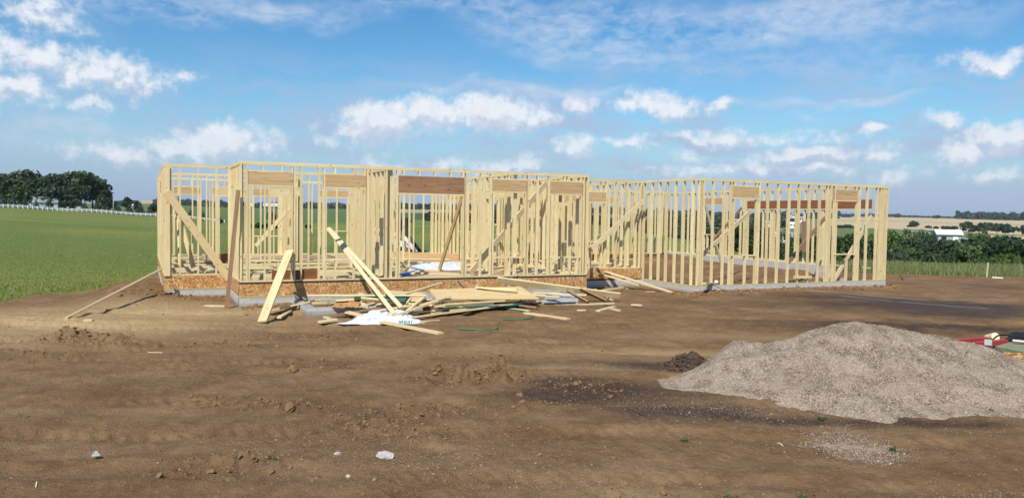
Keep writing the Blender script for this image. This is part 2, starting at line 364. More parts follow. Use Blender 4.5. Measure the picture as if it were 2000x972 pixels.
def pile_h(X,Y):
    u,v=pile_uv(X,Y)
    Rr=np.interp(u,[1.95,2.3,2.65,2.92,3.2,3.65,4.05,4.42,4.82,5.3,5.8,6.4,7.0,7.8,8.8,9.6],[.01,.06,.20,.38,.50,.48,.56,.74,.86,.83,.72,.55,.36,.22,.10,0])
    vr=np.interp(u,[1.8,2.6,3.2,4.7,7,9.6],[10.3,10.6,11.1,11.0,11.0,11.0])
    vf=np.interp(u,[1.8,2.2,3.0,3.6,4.0,4.25,4.5,5.5,7,9.6],[10.15,10.05,9.7,9.35,9.0,8.8,9.05,9.1,9.0,9.2])
    vb=np.interp(u,[1.8,2.6,3.2,4.7,7,9.6],[10.5,11.3,12.4,13.2,12.8,12.0])
    t=np.where(v<vr,(vr-v)/(vr-vf),(v-vr)/(vb-vr))
    t=np.sqrt(t*t+.012)-.05
    s=np.clip(1-t,-.25,None); s=s*(.82+.18*s); out=(u<1.95)|(u>9.6)
    n=(fbm(X*1.6,Y*1.6,3,5)-.5)*.10+(fbm(X*7,Y*7,3,8)-.5)*.035
    return np.where(out,-.2,np.where(s>0,Rr*s+n*np.clip(s*4,0,1)*np.clip(Rr*4,0,1),s*.6))
def terrain(X,Y,detail=True):
    X=np.asarray(X,float);Y=np.asarray(Y,float); sh=X.shape; X=X.ravel();Y=Y.ravel()
    a=np.arctan2(X,Y); r=np.hypot(X,Y)
    ia=np.clip(np.searchsorted(_az,a)-1,0,len(_az)-2); fa=(a-_az[ia])/(_az[ia+1]-_az[ia]); fa=np.clip(fa,0,1); fa=fa*fa*(3-2*fa)
    ir=np.clip(np.searchsorted(DG,r)-1,0,len(DG)-2); fr=np.clip((r-DG[ir])/(DG[ir+1]-DG[ir]),0,1)
    T=_tab; z=(T[ia,ir]*(1-fr)+T[ia,ir+1]*fr)*(1-fa)+(T[ia+1,ir]*(1-fr)+T[ia+1,ir+1]*fr)*fa
    # soil banked against the foundations
    z=z+g2(X,Y,17.5,18.6,4.5,1.5,.09)+g2(X,Y,-.2,21.9,.9,1.5,.36)+g2(X,Y,1.4,20.6,1.0,.7,.02)+g2(X,Y,.0,24.5,.8,3,.16)+g2(X,Y,3.4,18.3,1.6,.8,.06)
    if detail:
        near=np.clip((34-r)/8,0,1)
        z=z+near*((fbm(X*.35,Y*.35,3,1)-.5)*.15+(fbm(X*1.7,Y*1.7,4,3,.55)-.5)*.07+(np.abs(fbm(X*7,Y*7,4,4,.6)-.5))*-.045*np.clip(fbm(X*.6,Y*.6,3,88)*2.6-.75,0.1,1))
        rgh=np.zeros_like(z)
        for (cx,cy,rw,rd,am) in PATCH:
            u=(X-cx)*math.cos(YAW)-(Y-cy)*math.sin(YAW); v=(X-cx)*math.sin(YAW)+(Y-cy)*math.cos(YAW)
            w=np.exp(-(u/rw)**4-(v/rd)**4); rgh=rgh+w*am
        cl=fbm(X*5,Y*5,3,21); cl2=fbm(X*9,Y*9,3,23); z=z+rgh*(np.clip((cl-.40)*3.4,0,1.1)*(.55+1.0*np.clip((cl2-.38)*3.,0,1)))*near
        # vehicle ruts sweeping across the yard
        u,v=pile_uv(X,Y)
        for (v0,k,ph,am) in ((15.3,.035,0,.07),(15.9,.035,0,.06),(13.3,-.02,1,.055),(12.6,-.02,1,.05),(9.2,.05,2,.04),(7.9,.05,2,.04),(6.6,-.06,.5,.035),(17.2,.02,2,.05),(11.0,.03,4,.035),(11.6,.03,4,.03)):
            d=v-(v0+k*u+.25*np.sin(u*.35+ph)); z=z+.010*near*np.exp(-(d/.17)**4)*np.sin((u+abs(d)*.6)*2*math.pi/.17)*np.clip(fbm(X*.8,Y*.8,2,15)*3-1.1,0,1); am=am*.75; z=z-am*near*np.exp(-(d/.16)**2)+am*.6*near*(np.exp(-((d-.3)/.13)**2)+np.exp(-((d+.3)/.13)**2))*fbm(X*3,Y*3,2,9)*1.4
    # basement under the open joists and lowered garage floor
    gi=(X>XD+.25)&(X<XR-.22)&(Y>YE+.25)&(Y<HY1-.02); z=np.where(gi,.02+.30*np.clip((X-18.5)/2.5,0,1)*np.clip((Y-20.4)/1.2,0,1)+.22*np.clip((Y-27)/2,0,1)+(fbm(X*2,Y*2,3,14)-.5)*.16,z)
    ins=(X>HX0+.25)&(X<XD-.2)&(Y>YB+.25)&(Y<HY1-.25)&~((X<XB0+.2)&(Y<YA+.25))&~((X>XB1-.2)&(Y<YC+.25))
    z=np.where(ins,-1.6,z)
    return z.reshape(sh)
def tz(x,y): return float(terrain(np.array([x]),np.array([y]),False)[0])
def tzd(x,y): return float(terrain(np.array([x]),np.array([y]),True)[0])

def dist_seg(X,Y,pts):
    d=np.full(X.shape,1e9)
    for (x0,y0),(x1,y1) in zip(pts[:-1],pts[1:]):
        vx,vy=x1-x0,y1-y0; t=np.clip(((X-x0)*vx+(Y-y0)*vy)/(vx*vx+vy*vy),0,1); d=np.minimum(d,np.hypot(X-x0-t*vx,Y-y0-t*vy))
    return d
DIRTPOLY=[(-60,10),(-14,17.5),(-3.0,21.7),(-1.76,22.9),(-.65,25.0),(.0,27.5),(.3,31.5),(10,32.2),(20,31.8),(24,29),(27.9,22.8),(31.8,19.7),(60,-2),(60,-60),(-60,-60)]
def inpoly(X,Y,P):
    ins=np.zeros(X.shape,bool); n=len(P)
    for i in range(n):
        x0,y0=P[i]; x1,y1=P[(i+1)%n]
        c=((y0>Y)!=(y1>Y))&(X<(x1-x0)*(Y-y0)/(y1-y0+1e-12)+x0); ins^=c
    return ins
def dirt_amount(X,Y):
    e=dist_seg(X,Y,DIRTPOLY[:-2]); s=np.where(inpoly(X,Y,DIRTPOLY),1,-1)*e
    w=(fbm(X*.9,Y*.9,3,31)-.5)*2.2
    return np.clip(.5+(s+w*.7)*.9,0,1)
WET=[]
for (px,py,wu,wv,am) in [(1180,770,1.3,.55,1.),(1340,800,1.2,.38,1.),(1450,812,.9,.26,.9),(1560,815,.7,.2,.8),(1740,818,1.0,.22,.9),(1880,822,.9,.16,.6),(1100,745,.7,.4,.7),
        (1800,598,3.6,1.5,1.),(1880,612,2.4,.9,.8),(1700,585,3,1.2,.75),(1760,640,3.2,.9,.85),(1600,640,2.4,.5,.5),(1270,718,1.2,.25,.7),(1950,560,2,1.3,.35),(1500,590,3,.6,.35)]:
    q=onZ(px,py,0); WET.append((q[0],q[1],wu,wv,am))
DRY=[]
for (px,py,wu,wv,am) in [(120,630,3.2,2.0,1.),(330,610,2.6,1.3,1.),(20,640,3,2,.8),(560,625,2.6,.7,.5),(1240,965,.4,.2,.7),(1170,945,.25,.12,.6),(870,868,.2,.08,.5),(1230,690,1.9,.22,.6),
        (900,690,3.5,.5,.35),(1100,720,1.5,.2,.45),(60,800,.9,.3,.2),(1480,660,2.5,.5,.35)]:
    q=onZ(px,py,0); DRY.append((q[0],q[1],wu,wv,am))
GRIT=[]
for (px,py,wu,wv,am) in [(1650,868,.55,.32,1.),(1660,840,.3,.3,.9),(1350,790,1.0,.3,.7),(1450,805,.9,.22,.7),(750,890,1.0,.5,.6),(600,850,.9,.4,.45),(1020,900,.9,.4,.5),(1990,960,.5,.22,1.2),(1230,722,1.2,.15,.8),(1180,700,1.2,.1,.5),
        (1000,720,.6,.1,.2),(1750,830,1.2,.2,.3),(1150,940,.8,.3,.35)]:
    q=onZ(px,py,0); GRIT.append((q[0],q[1],wu,wv,am))
def blob_sum(X,Y,L):
    o=np.zeros(X.shape)
    for (cx,cy,wu,wv,am) in L:
        u=(X-cx)*math.cos(YAW)-(Y-cy)*math.sin(YAW); v=(X-cx)*math.sin(YAW)+(Y-cy)*math.cos(YAW)
        o=np.maximum(o,am*np.exp(-(u/wu)**2-(v/wv)**2))
    return o
def colpx(a): # azimuth -> image column (approx)
    return np.interp(a,CPA,CPX)
CPX=np.arange(-900,2901,50.); CPA=np.array([azd(x) for x in CPX])
def land_colour(X,Y):
    a=np.arctan2(X,Y); r=np.hypot(X,Y); c=colpx(a); c=np.where(np.abs(a-YAW)>1.2,-900,c)
    g=np.empty(X.shape+(3,)); g[:]=(.135,.175,.045)
    n=fbm(X*.05,Y*.05,4,41); n2=fbm(X*.012,Y*.012,3,43)
    def mixc(w,k): 
        w=np.clip(w,0,1)[...,None]; g[:]=g*(1-w)+np.array(k)*w
    mixc((n-.45)*2.5,(.225,.225,.055)); mixc((.42-n)*3,(.095,.145,.040))
    mixc(((r>150)&(c<460)).astype(float)*.35,(.16,.17,.04))
    # distance-dependent parcels
    def par(c0,c1,r0_,r1_,k,wt=1.): mixc(((c>c0)&(c<c1)&(r>r0_)&(r<r1_)).astype(float)*wt,k)
    par(-900,470,350,2400,(.085,.135,.035),.7)
    par(200,420,2450,7001,(.42,.33,.20))
    par(460,760,430,1400,(.075,.13,.035),.8); par(460,760,1400,7000,(.10,.13,.06))
    par(700,1000,700,1150,(.06,.10,.035)); par(740,960,1150,1900,(.33,.31,.19)); par(960,1450,900,2600,(.17,.18,.09))
    par(1380,1700,600,2600,(.20,.19,.09),.6); par(1300,1650,2300,7000,(.30,.26,.15))
    rb=np.interp(c,[1600,1740,1850,1900,1950,2000,2900],[900,900,930,960,1000,1050,1050])
    mixc(((c>1600)&(r>rb)).astype(float),(.47,.37,.235)); mixc(((c>1600)&(r>rb*1.7)&(r<rb*1.85)).astype(float)*.6,(.30,.26,.15))
    mixc(((c>1925)&(r>620)&(r<rb*.9)).astype(float),(.47,.36,.22))
    mixc(((c>1600)&(r<=rb)&(r>300)&(c<=1925)).astype(float)*.8,(.10,.15,.045))
    return g
def build_terrain():
    asp=YAW
    A=np.concatenate([np.linspace(asp-math.pi,asp-.75,60,endpoint=False),np.linspace(asp-.75,asp+.75,1150),np.linspace(asp+.75,asp+math.pi,60)[1:]])
    rr=np.concatenate([[.3,1.5,3,4,4.8],np.geomspace(5.2,36,560),np.geomspace(36.6,7000,330)])
    RR,AA=np.meshgrid(rr,A,indexing='ij'); X=RR*np.sin(AA); Y=RR*np.cos(AA)
    Z=terrain(X,Y); nA=len(A)
    dirt=dirt_amount(X,Y); wet=np.clip(blob_sum(X,Y,WET)*(.9+1.5*fbm(X*1.3,Y*1.3,3,51))-.12,0,1); dry=blob_sum(X,Y,DRY); grit=blob_sum(X,Y,GRIT)
    pm=np.zeros(X.shape)
    for (cx,cy,rw,rd,am) in PATCH:
        u=(X-cx)*math.cos(YAW)-(Y-cy)*math.sin(YAW); v=(X-cx)*math.sin(YAW)+(Y-cy)*math.cos(YAW); pm=np.maximum(pm,np.exp(-(u/rw)**4-(v/rd)**4)*min(1,am*14))
    wet=np.maximum(wet,pm*.42*np.clip(fbm(X*2.2,Y*2.2,3,27)*2.2-.35,0,1))
    colr=land_colour(X,Y)
    V=np.stack([X,Y,Z],-1).reshape(-1,3)
    i,j=np.meshgrid(np.arange(len(rr)-1),np.arange(nA-1),indexing='ij')
    Q=np.stack([i*nA+j,i*nA+j+1,(i+1)*nA+j+1,(i+1)*nA+j],-1)[...,::-1]
    cut=int(np.searchsorted(rr,47.))
    at4=np.concatenate([colr.reshape(-1,3),dirt.reshape(-1,1)],1); at3=np.stack([wet.ravel(),dry.ravel(),grit.ravel()],-1)
    for name,r0_,r1_ in (('ground',0,cut),('hills',cut,len(rr)-1)):
        q=Q[r0_:r1_].reshape(-1,4); lo=r0_*nA; hi=(r1_+1)*nA
        me=arr_mesh(name,V[lo:hi],q-lo,{'land':('FLOAT_COLOR',at4[lo:hi]),'soil':('FLOAT_VECTOR',at3[lo:hi])},True)
        tag(link(name,me,GROUND),kind='structure')
def ground_mat():
    m,b,p=newmat('bare soil and grass'); P=b.n('ShaderNodeTexCoord').outputs['Object']
    la=b.n('ShaderNodeAttribute',attribute_name='land'); so_=b.sep(attr(b,'soil','Vector'))
    a=b.noise(P,.8,6,.6); f=b.noise(P,9.,6,.68); ff=b.noise(P,55.,4,.7); mid=b.noise(P,3.1,5,.62)
    c=b.ramp(a,[(.26,(.170,.094,.041)),(.5,(.245,.144,.068)),(.76,(.35,.222,.115))])
    c=b.mix(b.mr(mid,.42,.70,0,.55),c,(.110,.058,.025)); c=b.mix(b.mr(f,.5,.74,0,.45),c,(.36,.235,.125))
    c=b.mix(b.m('MULTIPLY',so_[1],b.mr(mid,.25,.6,.55,1.)),c,(.50,.355,.185))
    c=b.mix(b.m('MULTIPLY',so_[0],b.mr(f,.2,.6,.95,.72)),c,(.040,.025,.019))
    # grit and small stones
    v=b.vor(P,60.); vc=b.vor(P,60.,out='Color'); vs=b.sep(vc)
    v2=b.vor(P,24.); vc2=b.sep(b.vor(P,24.,out='Color'))
    base=b.m('MULTIPLY',b.mr(v,.25,.36,1,0),b.m('GREATER_THAN',vs[0],b.m('MULTIPLY_ADD',so_[2],-.62,.965)))
    base2=b.m('MULTIPLY',b.mr(v2,.16,.26,1,0),b.m('GREATER_THAN',vc2[0],b.m('MULTIPLY_ADD',so_[2],-.25,.975)))
    st=b.m('MAXIMUM',base,base2)
    c=b.mix(b.m('MULTIPLY',st,.9),c,b.mix(vs[1],(.30,.25,.20),(.50,.44,.37)))
    c=b.mix(b.mr(ff,.35,.7,0,.35),c,b.mix(1.,c,(.55,.55,.55),'MULTIPLY'))
    # grass
    gn=b.noise(P,1.6,5,.62); gf=b.noise(P,14.,4,.7)
    g=b.mix(b.mr(gn,.35,.68,0,.55),la.outputs['Color'],b.mix(1.,la.outputs['Color'],(.60,.72,.60),'MULTIPLY'))
    g=b.mix(b.mr(gf,.35,.72,0,.6),g,b.mix(1.,g,(1.5,1.38,1.3),'MULTIPLY'))
    dm=b.m('ADD',la.outputs['Alpha'],b.m('MULTIPLY',b.m('SUBTRACT',f,.5),.9)); dm=b.mr(dm,.42,.6,0,1,True)
    b.L(b.mix(dm,g,c),p.inputs['Base Color']); 
    rg=b.mr(so_[0],0,1,.92,.62); b.L(rg,p.inputs['Roughness']); p.inputs['Specular IOR Level'].default_value=.2
    h=b.m('ADD',b.m('MULTIPLY',f,1.),b.m('ADD',b.m('MULTIPLY',ff,.35),b.m('MULTIPLY',st,.35))); bump(b,p,h,1.,.06); return m
GROUND=ground_mat()
build_terrain()

# ------------------------------------------------------------------ house frame
house=empty('timber_house_frame',(XL,YA,0),'unfinished one-storey house frame of bare pale studs on a grey concrete foundation','house frame')
SW,SD=.038,.089
ST=[]   # (priority, box, parent-wall key, kind, tone)
def stud(wall,x0,x1,y0,y1,z0,z1,kind='stud',tone=None): ST.append((wall,x0,x1,y0,y1,z0,z1,kind,tone))
WALLS={}; 
def wall(key,label=None):
    m=MB(); WALLS[key]=(m,label); return m
def header(key,box,mat,label=None): HD.append((key,box,mat,label))
HD=[]
def X_(px,Y,y=440): return float(onY(px,y,Y)[0])
# --- generic wall along X (axis 0) or Y (axis 1); front face at c, thickness SD going +
def plates(m,ax,a0,a1,c,zb,zt,gaps=(),top=2):
    def bx(a,b_,z0,z1,tn=None):
        if ax==0: m.box(a,b_,c,c+SD,z0,z1,0,tn)
        else: m.box(c,c+SD,a,b_,z0,z1,1,tn)
    z=zt; m.cur='top_plate'
    for k in range(top):
        cut=a0+(a1-a0)*random.uniform(.35,.65)
        for (p,q) in ((a0,cut),(cut+.002,a1)): bx(p,q,z-SW+.001,z)
        z-=SW
    segs=[]; s=a0; m.cur='bottom_plate'
    for g0,g1 in sorted(gaps): segs.append((s,g0)); s=g1
    segs.append((s,a1))
    for p,q in segs:
        if q-p>.02: bx(p,q,zb,zb+SW)
    m.cur='flat_plank'
def fill(key,ax,a0,a1,c,zb,zt,openings=(),step=.406,ends=True,tone=None,mat=None,skip=()):
    """openings: (a,b,sill z or None for a door, header bottom z, header height, material)"""
    m=wall(key); doors=[(o[0],o[1]) for o in openings if o[2] is None]
    plates(m,ax,a0,a1,c,zb,zt,doors); zu=zt-2*SW; zl=zb+SW
    def S_(a,z0,z1,kind='stud',dd=0.):
        if ax==0: stud(key,a,a+SW,c+dd,c+SD+dd,z0,z1,kind,tone)
        else: stud(key,c+dd,c+SD+dd,a,a+SW,z0,z1,kind,tone)
    for o in openings:
        a,b_,sill,hb,hh,hm=o
        S_(a-2*SW,zl,zu); S_(b_+SW,zl,zu); S_(a-SW,zl,hb-.001); S_(b_,zl,hb-.001)
        e=.004
        box=(a-SW,b_+SW,c+e,c+SD-e,hb+SW,hb+SW+hh) if ax==0 else (c+e,c+SD-e,a-SW,b_+SW,hb+SW,hb+SW+hh)
        header(key,box,hm,None)
        if ax==0: m.box(a-SW,b_+SW,c,c+SD,hb,hb+SW-.001); m.box(a-SW,b_+SW,c,c+SD,hb+SW+hh+.001,hb+2*SW+hh)
        else: m.box(c,c+SD,a-SW,b_+SW,hb,hb+SW-.001); m.box(c,c+SD,a-SW,b_+SW,hb+SW+hh+.001,hb+2*SW+hh)
        if sill is not None:
            if ax==0: m.box(a,b_,c-.004,c+SD,sill-SW,sill)
            else: m.box(c-.004,c+SD,a,b_,sill-SW,sill)
        q=a+.12
        while q<b_-.08:
            S_(q,hb+2*SW+hh+.001,zu,'cripple_stud')
            if sill is not None: S_(q,zl,sill-SW-.001,'cripple_stud')
            q+=step
    a=a0
    while a<a1-SW:
        if not any(o[0]-.09<a+SW and a<o[1]+.09 for o in openings) and not any(s0<a<s1 for s0,s1 in skip): S_(a,zl,zu)
        a+=step
    if ends: S_(a1-SW,zl,zu)
# explicit front wall B from the photograph, px lists are right edges of front faces
def front_wall(key,Y,x0,x1,zb,zt,kings,jacks,heads,cripT,cripB,label=None):
    m=wall(key,label); plates(m,0,x0,x1,Y,zb,zt,(),2); zu=zt-2*SW; zl=zb+SW
    for px in kings: x=X_(px,Y); stud(key,x-SW,x,Y,Y+SD,zl,zu)
    for px,zh in jacks: x=X_(px,Y); stud(key,x-SW,x,Y+.001,Y+SD,zl,zh,'stud')
    for (pa,pb,yt,yb,mat,sill,lab) in heads:
        a,b_=X_(pa,Y,360),X_(pb,Y,360); z1=float(onY((pa+pb)/2,yt,Y)[2]); z0=float(onY((pa+pb)/2,yb,Y)[2])
        header(key,(a,b_,Y+.003,Y+SD-.003,z0,z1),mat,lab)
        m.box(a,b_,Y-.001,Y+SD,z0-SW,z0-.001); 
        if zu-z1>.13: m.box(a,b_,Y-.001,Y+SD,z1+.001,z1+SW); zc=z1+SW
        else: zc=z1
        if sill: 
            zs=float(onY((pa+pb)/2,sill,Y)[2]); m.box(a+SW+.004,b_-SW-.004,Y-.006,Y+SD,zs-SW,zs)
        for px in cripT:
            if pa<px<pb+3: x=X_(px,Y,330); x=min(x,b_); stud(key,x-SW,x,Y,Y+SD,zc,zu,'cripple_stud')
        if sill:
            for px in cripB:
                if pa<px<pb+3: x=X_(px,Y,520); stud(key,x-SW,x,Y,Y+SD,zl,zs-SW-.001,'cripple_stud')
hB=[(485,573.5,336.7,361.4,WOODH,507,'pale brown header with dark streaks over the leftmost window'),(632,715,342.3,365.8,WOODH,505,'knotty brown header with a curved dark stain'),
    (777.5,907,345,378,HBIG,None,'dark reddish-brown header over the front door opening'),(960.5,1029,351.9,373.8,WOODH,501,'plain brown header right of the door'),(1074,1138,355.6,378.6,WOODH,501,'tan brown header at the right corner')]
zh=lambda px,y: float(onY(px,y,YB)[2])
front_wall('B',YB,XB0,XB1,ZD,ZT,[472.5,484,577,590,625,635,718.6,727,756.5,777.5,912,941,960.3,1032.5,1051.5,1073.6,1141.5,1148.5],
   [(488.5,zh(530,366)),(572,zh(530,366)),(638.5,zh(670,370)),(714,zh(670,370)),(782.3,zh(840,382)),(906.5,zh(840,382)),(964.8,zh(995,378)),(1028,zh(995,378)),(1078,zh(1105,383)),(1137,zh(1105,383))],
   hB,[515.8,552,573,656.5,692,714,790,821.5,852,882.5,906,997,1026,1105.5,1112,1136.5],[519,545,657,693,997,1078,1104,1128.5])
# post behind the frame at the interior tee
x=X_(761,YB); stud('B',x-SW,x,YB+SD+.002,YB+2*SD,ZD+SW,ZT-2*SW)
# garage front E
hE=[(1430.8,1482.5,365.4,386,WOODH,497.5,'small tan header over the garage window'),(1631.5,1676,371.5,391,WOODH,495,'pale brown header over the rightmost window')]
zE=lambda px,y: float(onY(px,y,YE)[2])
front_wall('E',YE,XD,XR,ZG,ZT,[1367,1371,1375.5,1394.5,1415.5,1429,1484,1501,1522,1543,1562,1582,1602,1617,1623,1631,1680,1695,1714,1721,1725.5,1729.5,1733.5],
   [(1435,zE(1456,389)),(1479,zE(1456,389)),(1635,zE(1655,394)),(1674.5,zE(1655,394))],hE,[1438,1459,1482,1658.5,1676],[1457,1655.5])
# small block left on the sill
# left wing front A : two plates thick at the corner
hA=[]
front_wall('A',YA,XL,XB0-.002,ZD,ZT,[335,353.5,388.5,424,449],[],[],[],[])
mA=WALLS['A'][0]; mA.box(XL-.001,XL+.14,YA-.04,YA-.003,ZD-.0,ZT-SW*2-.01,2,.55)     # wide corner board
# left side wall, recess wall, back wall
fill('L',1,YA+SD+.004,YK,XL,ZD,ZT,[(24.3,25.6,1.5,2.75,.24,WOODH)])
fill('R0',1,YB+SD+.004,YA,XB0,ZD,ZT,step=.34)
fill('R1',1,YB+SD+.004,YC+2.8,XB1-SD,ZD,ZT,step=.406)
fill('C',0,XB1+.004,XD-SD-.004,YC,ZD,ZT,[(11.25,float(X_(1181,YC)),1.45,2.62,.285,WOODH)],step=.37)
# wall D along Y at XD on the garage-level plate
mD=wall('D'); plates(mD,1,YE+SD+.004,YC+SD,XD,ZG,ZT)
for px in (1262.5,1278,1292.6,1307,1323.6,1340,1357):
    y=float(onX(px-7,440,XD)[1]); stud('D',XD,XD+SD,y,y+SW,ZG+SW,ZT-2*SW)
fill('BK',0,XL+SD+.004,XR,YK,ZD,ZT,[(1.05,1.85,1.5,2.75,.24,WOODH),(2.35,2.95,None,2.75,.24,WOODH),(3.75,4.6,1.3,2.75,.24,WOODH),(6.2,7.2,1.5,2.75,.24,WOODH),(11.4,12.6,1.5,2.75,.24,WOODH),(13.0,13.6,1.8,2.75,.24,WOODH),(16.3,17.2,1.4,2.75,.24,WOODH),(18.6,19.5,1.4,2.75,.24,WOODH)])
fill('RW',1,YE+.10,YK,XR-SD,ZD,ZT,[(26.4,27.6,1.5,2.75,.24,WOODH)],skip=[(18.35,20.6)],step=.43)
for y0_,n_ in ((24.95,5),(23.4,3),(20.95,4)):
    for k in range(n_): stud('RW',XR-SD+.001,XR-.001,y0_+k*(SW+.001),y0_+k*(SW+.001)+SW,ZD+SW,2.55 if y0_<24.9 else ZT-2*SW)
# interior partitions
fill('P1',1,YB+SD+.004,23.0,5.53,ZD,ZT,step=.40)
fill('P2',0,2.3,7.4,23.1,ZD,ZT-.003,[(3.3,4.1,None,2.66,.18,WOOD),(5.9,6.8,None,2.66,.18,WOOD)])
fill('P3',0,XL+.1,4.6,26.3,ZD,ZT-.006,[(2.2,3.0,None,2.66,.18,WOOD)])
fill('P4',1,26.4,YK-.01,4.62,ZD,ZT-.004)
fill('P5',0,10.7,XD-.1,26.6,ZD,ZT-.005,[(12.2,13.0,None,2.66,.18,WOOD)])
fill('P6',1,21.2,26.5,11.9,ZD,ZT-.007,[(22.3,23.1,None,2.66,.18,WOOD)],step=.35)
fill('P7',0,9.0,11.8,22.6,ZD,ZT-.003,[(9.3,10.1,None,2.66,.18,WOOD)])
fill('P8',1,26.7,YK-.01,10.62,ZD,ZT-.008)
fill('P9',1,19.0,22.0,8.95,ZD,ZT-.009,[(19.6,20.9,None,2.66,.18,WOOD)])
fill('BK2',0,XD+.3,XR-1.2,29.1,ZD,ZT-.012,step=.47)
fill('GP',1,YC+SD+.01,YK-.01,XD,ZD,ZT-.004,[(27.5,28.4,None,2.66,.2,WOOD)])
fill('P10',0,11.3,XD-.05,24.1,ZD,ZT-.01,[(12.3,13.3,None,2.66,.18,WOOD)],step=.33)
# long laminated beam on the garage side wall
header('RW',(XR-SD-.02,XR-.01,18.95,24.9,2.60,2.91),LVL,'long dark red laminated beam')
m=WALLS['RW'][0]; m.box(XR-SD-.022,XR-.008,18.95,24.9,2.56,2.598)

objs={}
ROOTS={'B':'wall_frame'}
for k,(m,lab) in WALLS.items():
    f=max([i for i,n_ in enumerate(m.nm) if n_=='bottom_plate'],key=lambda i:np.ptp(m.V[i],axis=0).max())
    for i in [f]+[i for i in range(len(m.nm)) if i!=f]:
        q=MB(); q.V=[m.V[i]]; q.Fc=[QF]; q.lc=[m.lc[i]]; q.t=[m.t[i]]
        if i==f: objs[k]=q.build('wall_frame',WOOD,house)
        else: q.build(m.nm[i],WOOD,objs[k])
objs['E'].data.materials[0]=TREAT; objs['D'].data.materials[0]=TREAT
WL={'B':'front wall frame with door and window openings','E':'garage front wall frame, studs standing on the low sill','A':'set-back wall frame of the left wing','D':'side wall frame meeting the garage corner','BK':'back wall frame seen through the rooms'}
for k,v in WL.items(): objs[k]['label']=v
def off(o):   # make a world-space mesh child sit right
    pass
cen=[]
for s in ST:
    w,x0,x1,y0,y1,z0,z1,kind,tone=s
    a=proj(((x0+x1)/2,(y0+y1)/2,z0)); b_=proj(((x0+x1)/2,(y0+y1)/2,z1)); vis={'B':3,'E':3,'A':3,'D':2.6,'C':2.2,'R0':1.6,'BK':.55}.get(w,1.)
    cen.append(abs(b_[1]-a[1])*vis)
order=np.argsort(cen)[::-1]; rest=MB(); restc=MB(); ns=nc=0
for i in order:
    w,x0,x1,y0,y1,z0,z1,kind,tone=ST[i]
    if kind=='stud': ns+=1; big=ns<=100
    else: nc+=1; big=nc<=60
    tn=tone if tone is not None else random.gauss(.5,.2)
    if big:
        q=MB(); q.box(x0,x1,y0,y1,z0,z1,2,tn); q.build(kind,WOOD,objs[w])
    else: (rest if kind=='stud' else restc).box(x0,x1,y0,y1,z0,z1,2,tn)
o=rest.build('stud',WOOD,house); o['kind']='stuff'; o['label']='many more wall studs further inside the frame'
o=restc.build('cripple_stud',WOOD,house); o['kind']='stuff'
for key,bx,mat,lab in HD:
    q=MB(); q.box(*bx,tone=random.uniform(.2,.8)); o=q.build('header',mat,objs[key])
    if lab: o['label']=lab
# foundation, rim boards, floor
def part(name,boxes,mat,label=None,parent=None):
    q=MB()
    for bx in boxes: q.box(*bx)
    o=q.build(name,mat,parent or house)
    if label: o['label']=label
    return o
rim=.36; z0=ZD-rim; T=.012
part('foundation_wall',[(XL,XB0+.2,YA,YA+.2,-2,z0)],BLOCK,'grey foundation under the left wing'); part('foundation_wall',[(XB0,XB0+.2,YB+.201,YA-.001,-2,z0)],BLOCK)
part('foundation_wall',[(XB0,XB1,YB,YB+.2,-2,z0)],BLOCK,'grey brick-patterned foundation under the front wall'); part('foundation_wall',[(XL,XL+.2,YA+.201,YK,-2,z0)],BLOCK)
part('foundation_wall',[(XB1-.2,XB1,YB+.201,YC,-2,z0)],BLOCK); part('foundation_wall',[(XB1+.001,XD,YC,YC+.2,-2,z0)],BLOCK)
part('foundation_wall',[(XD,XR+.02,YE,YE+.2,-1,ZG-.001)],BLOCK,'low pale concrete curb under the garage front'); part('foundation_wall',[(XD,XD+.2,YE+.201,YK,-1,ZG-.002)],BLOCK)
part('foundation_wall',[(XR-.2,XR+.02,20.6,YK+.2,-1,ZD-.002)],BLOCK); part('foundation_wall',[(XL+.2,XR-.201,YK,YK+.2,-2,z0)],BLOCK); part('foundation_wall',[(XR-.2,XR+.02,YE+.201,20.59,-1,ZG-.03)],BLOCK)
RB=[((XL,XB0,YA,YA+T,z0+.04,ZD-.001),'osb'),((XB0,XB0+T,YB+T+.001,YA-.001,z0+.04,ZD-.001),'osb'),((XB0,XB1,YB,YB+T,z0+.04,ZD-.012),'front'),((XB1-T,XB1,YB+T+.001,YC-.001,z0+.04,ZD-.001),'osb'),((XB1+.001,XD-.05,YC,YC+T,z0+.04,ZD-.001),'osb'),
    ((XL,XL+T,YA+T+.001,YK,z0+.04,ZD-.001),'osb'),((XD-T,XD,YC+.3,YK,z0+.04,ZD-.002),'osb'),((XD+.201,XR-.21,YK-T,YK,z0+.04,ZD-.002),'osb')]
for bx,l in RB: 
    o=part('rim_board',[bx],OSB,'long orange-brown strand board rim under the front wall' if l=='front' else None)
part('sill_plate',[(XB0-.004,XB1+.003,YB-.006,YB+.12,z0,z0+.039)],TREAT); part('sill_plate',[(XL-.004,XB0,YA-.006,YA+.12,z0,z0+.039)],TREAT)
part('sill_seal',[(XB0-.004,XB1+.004,YB-.012,YB+.05,ZD-.026,ZD-.001)],FELT,'thin black strip along the top of the front rim')
q=MB(); y=YB+.25
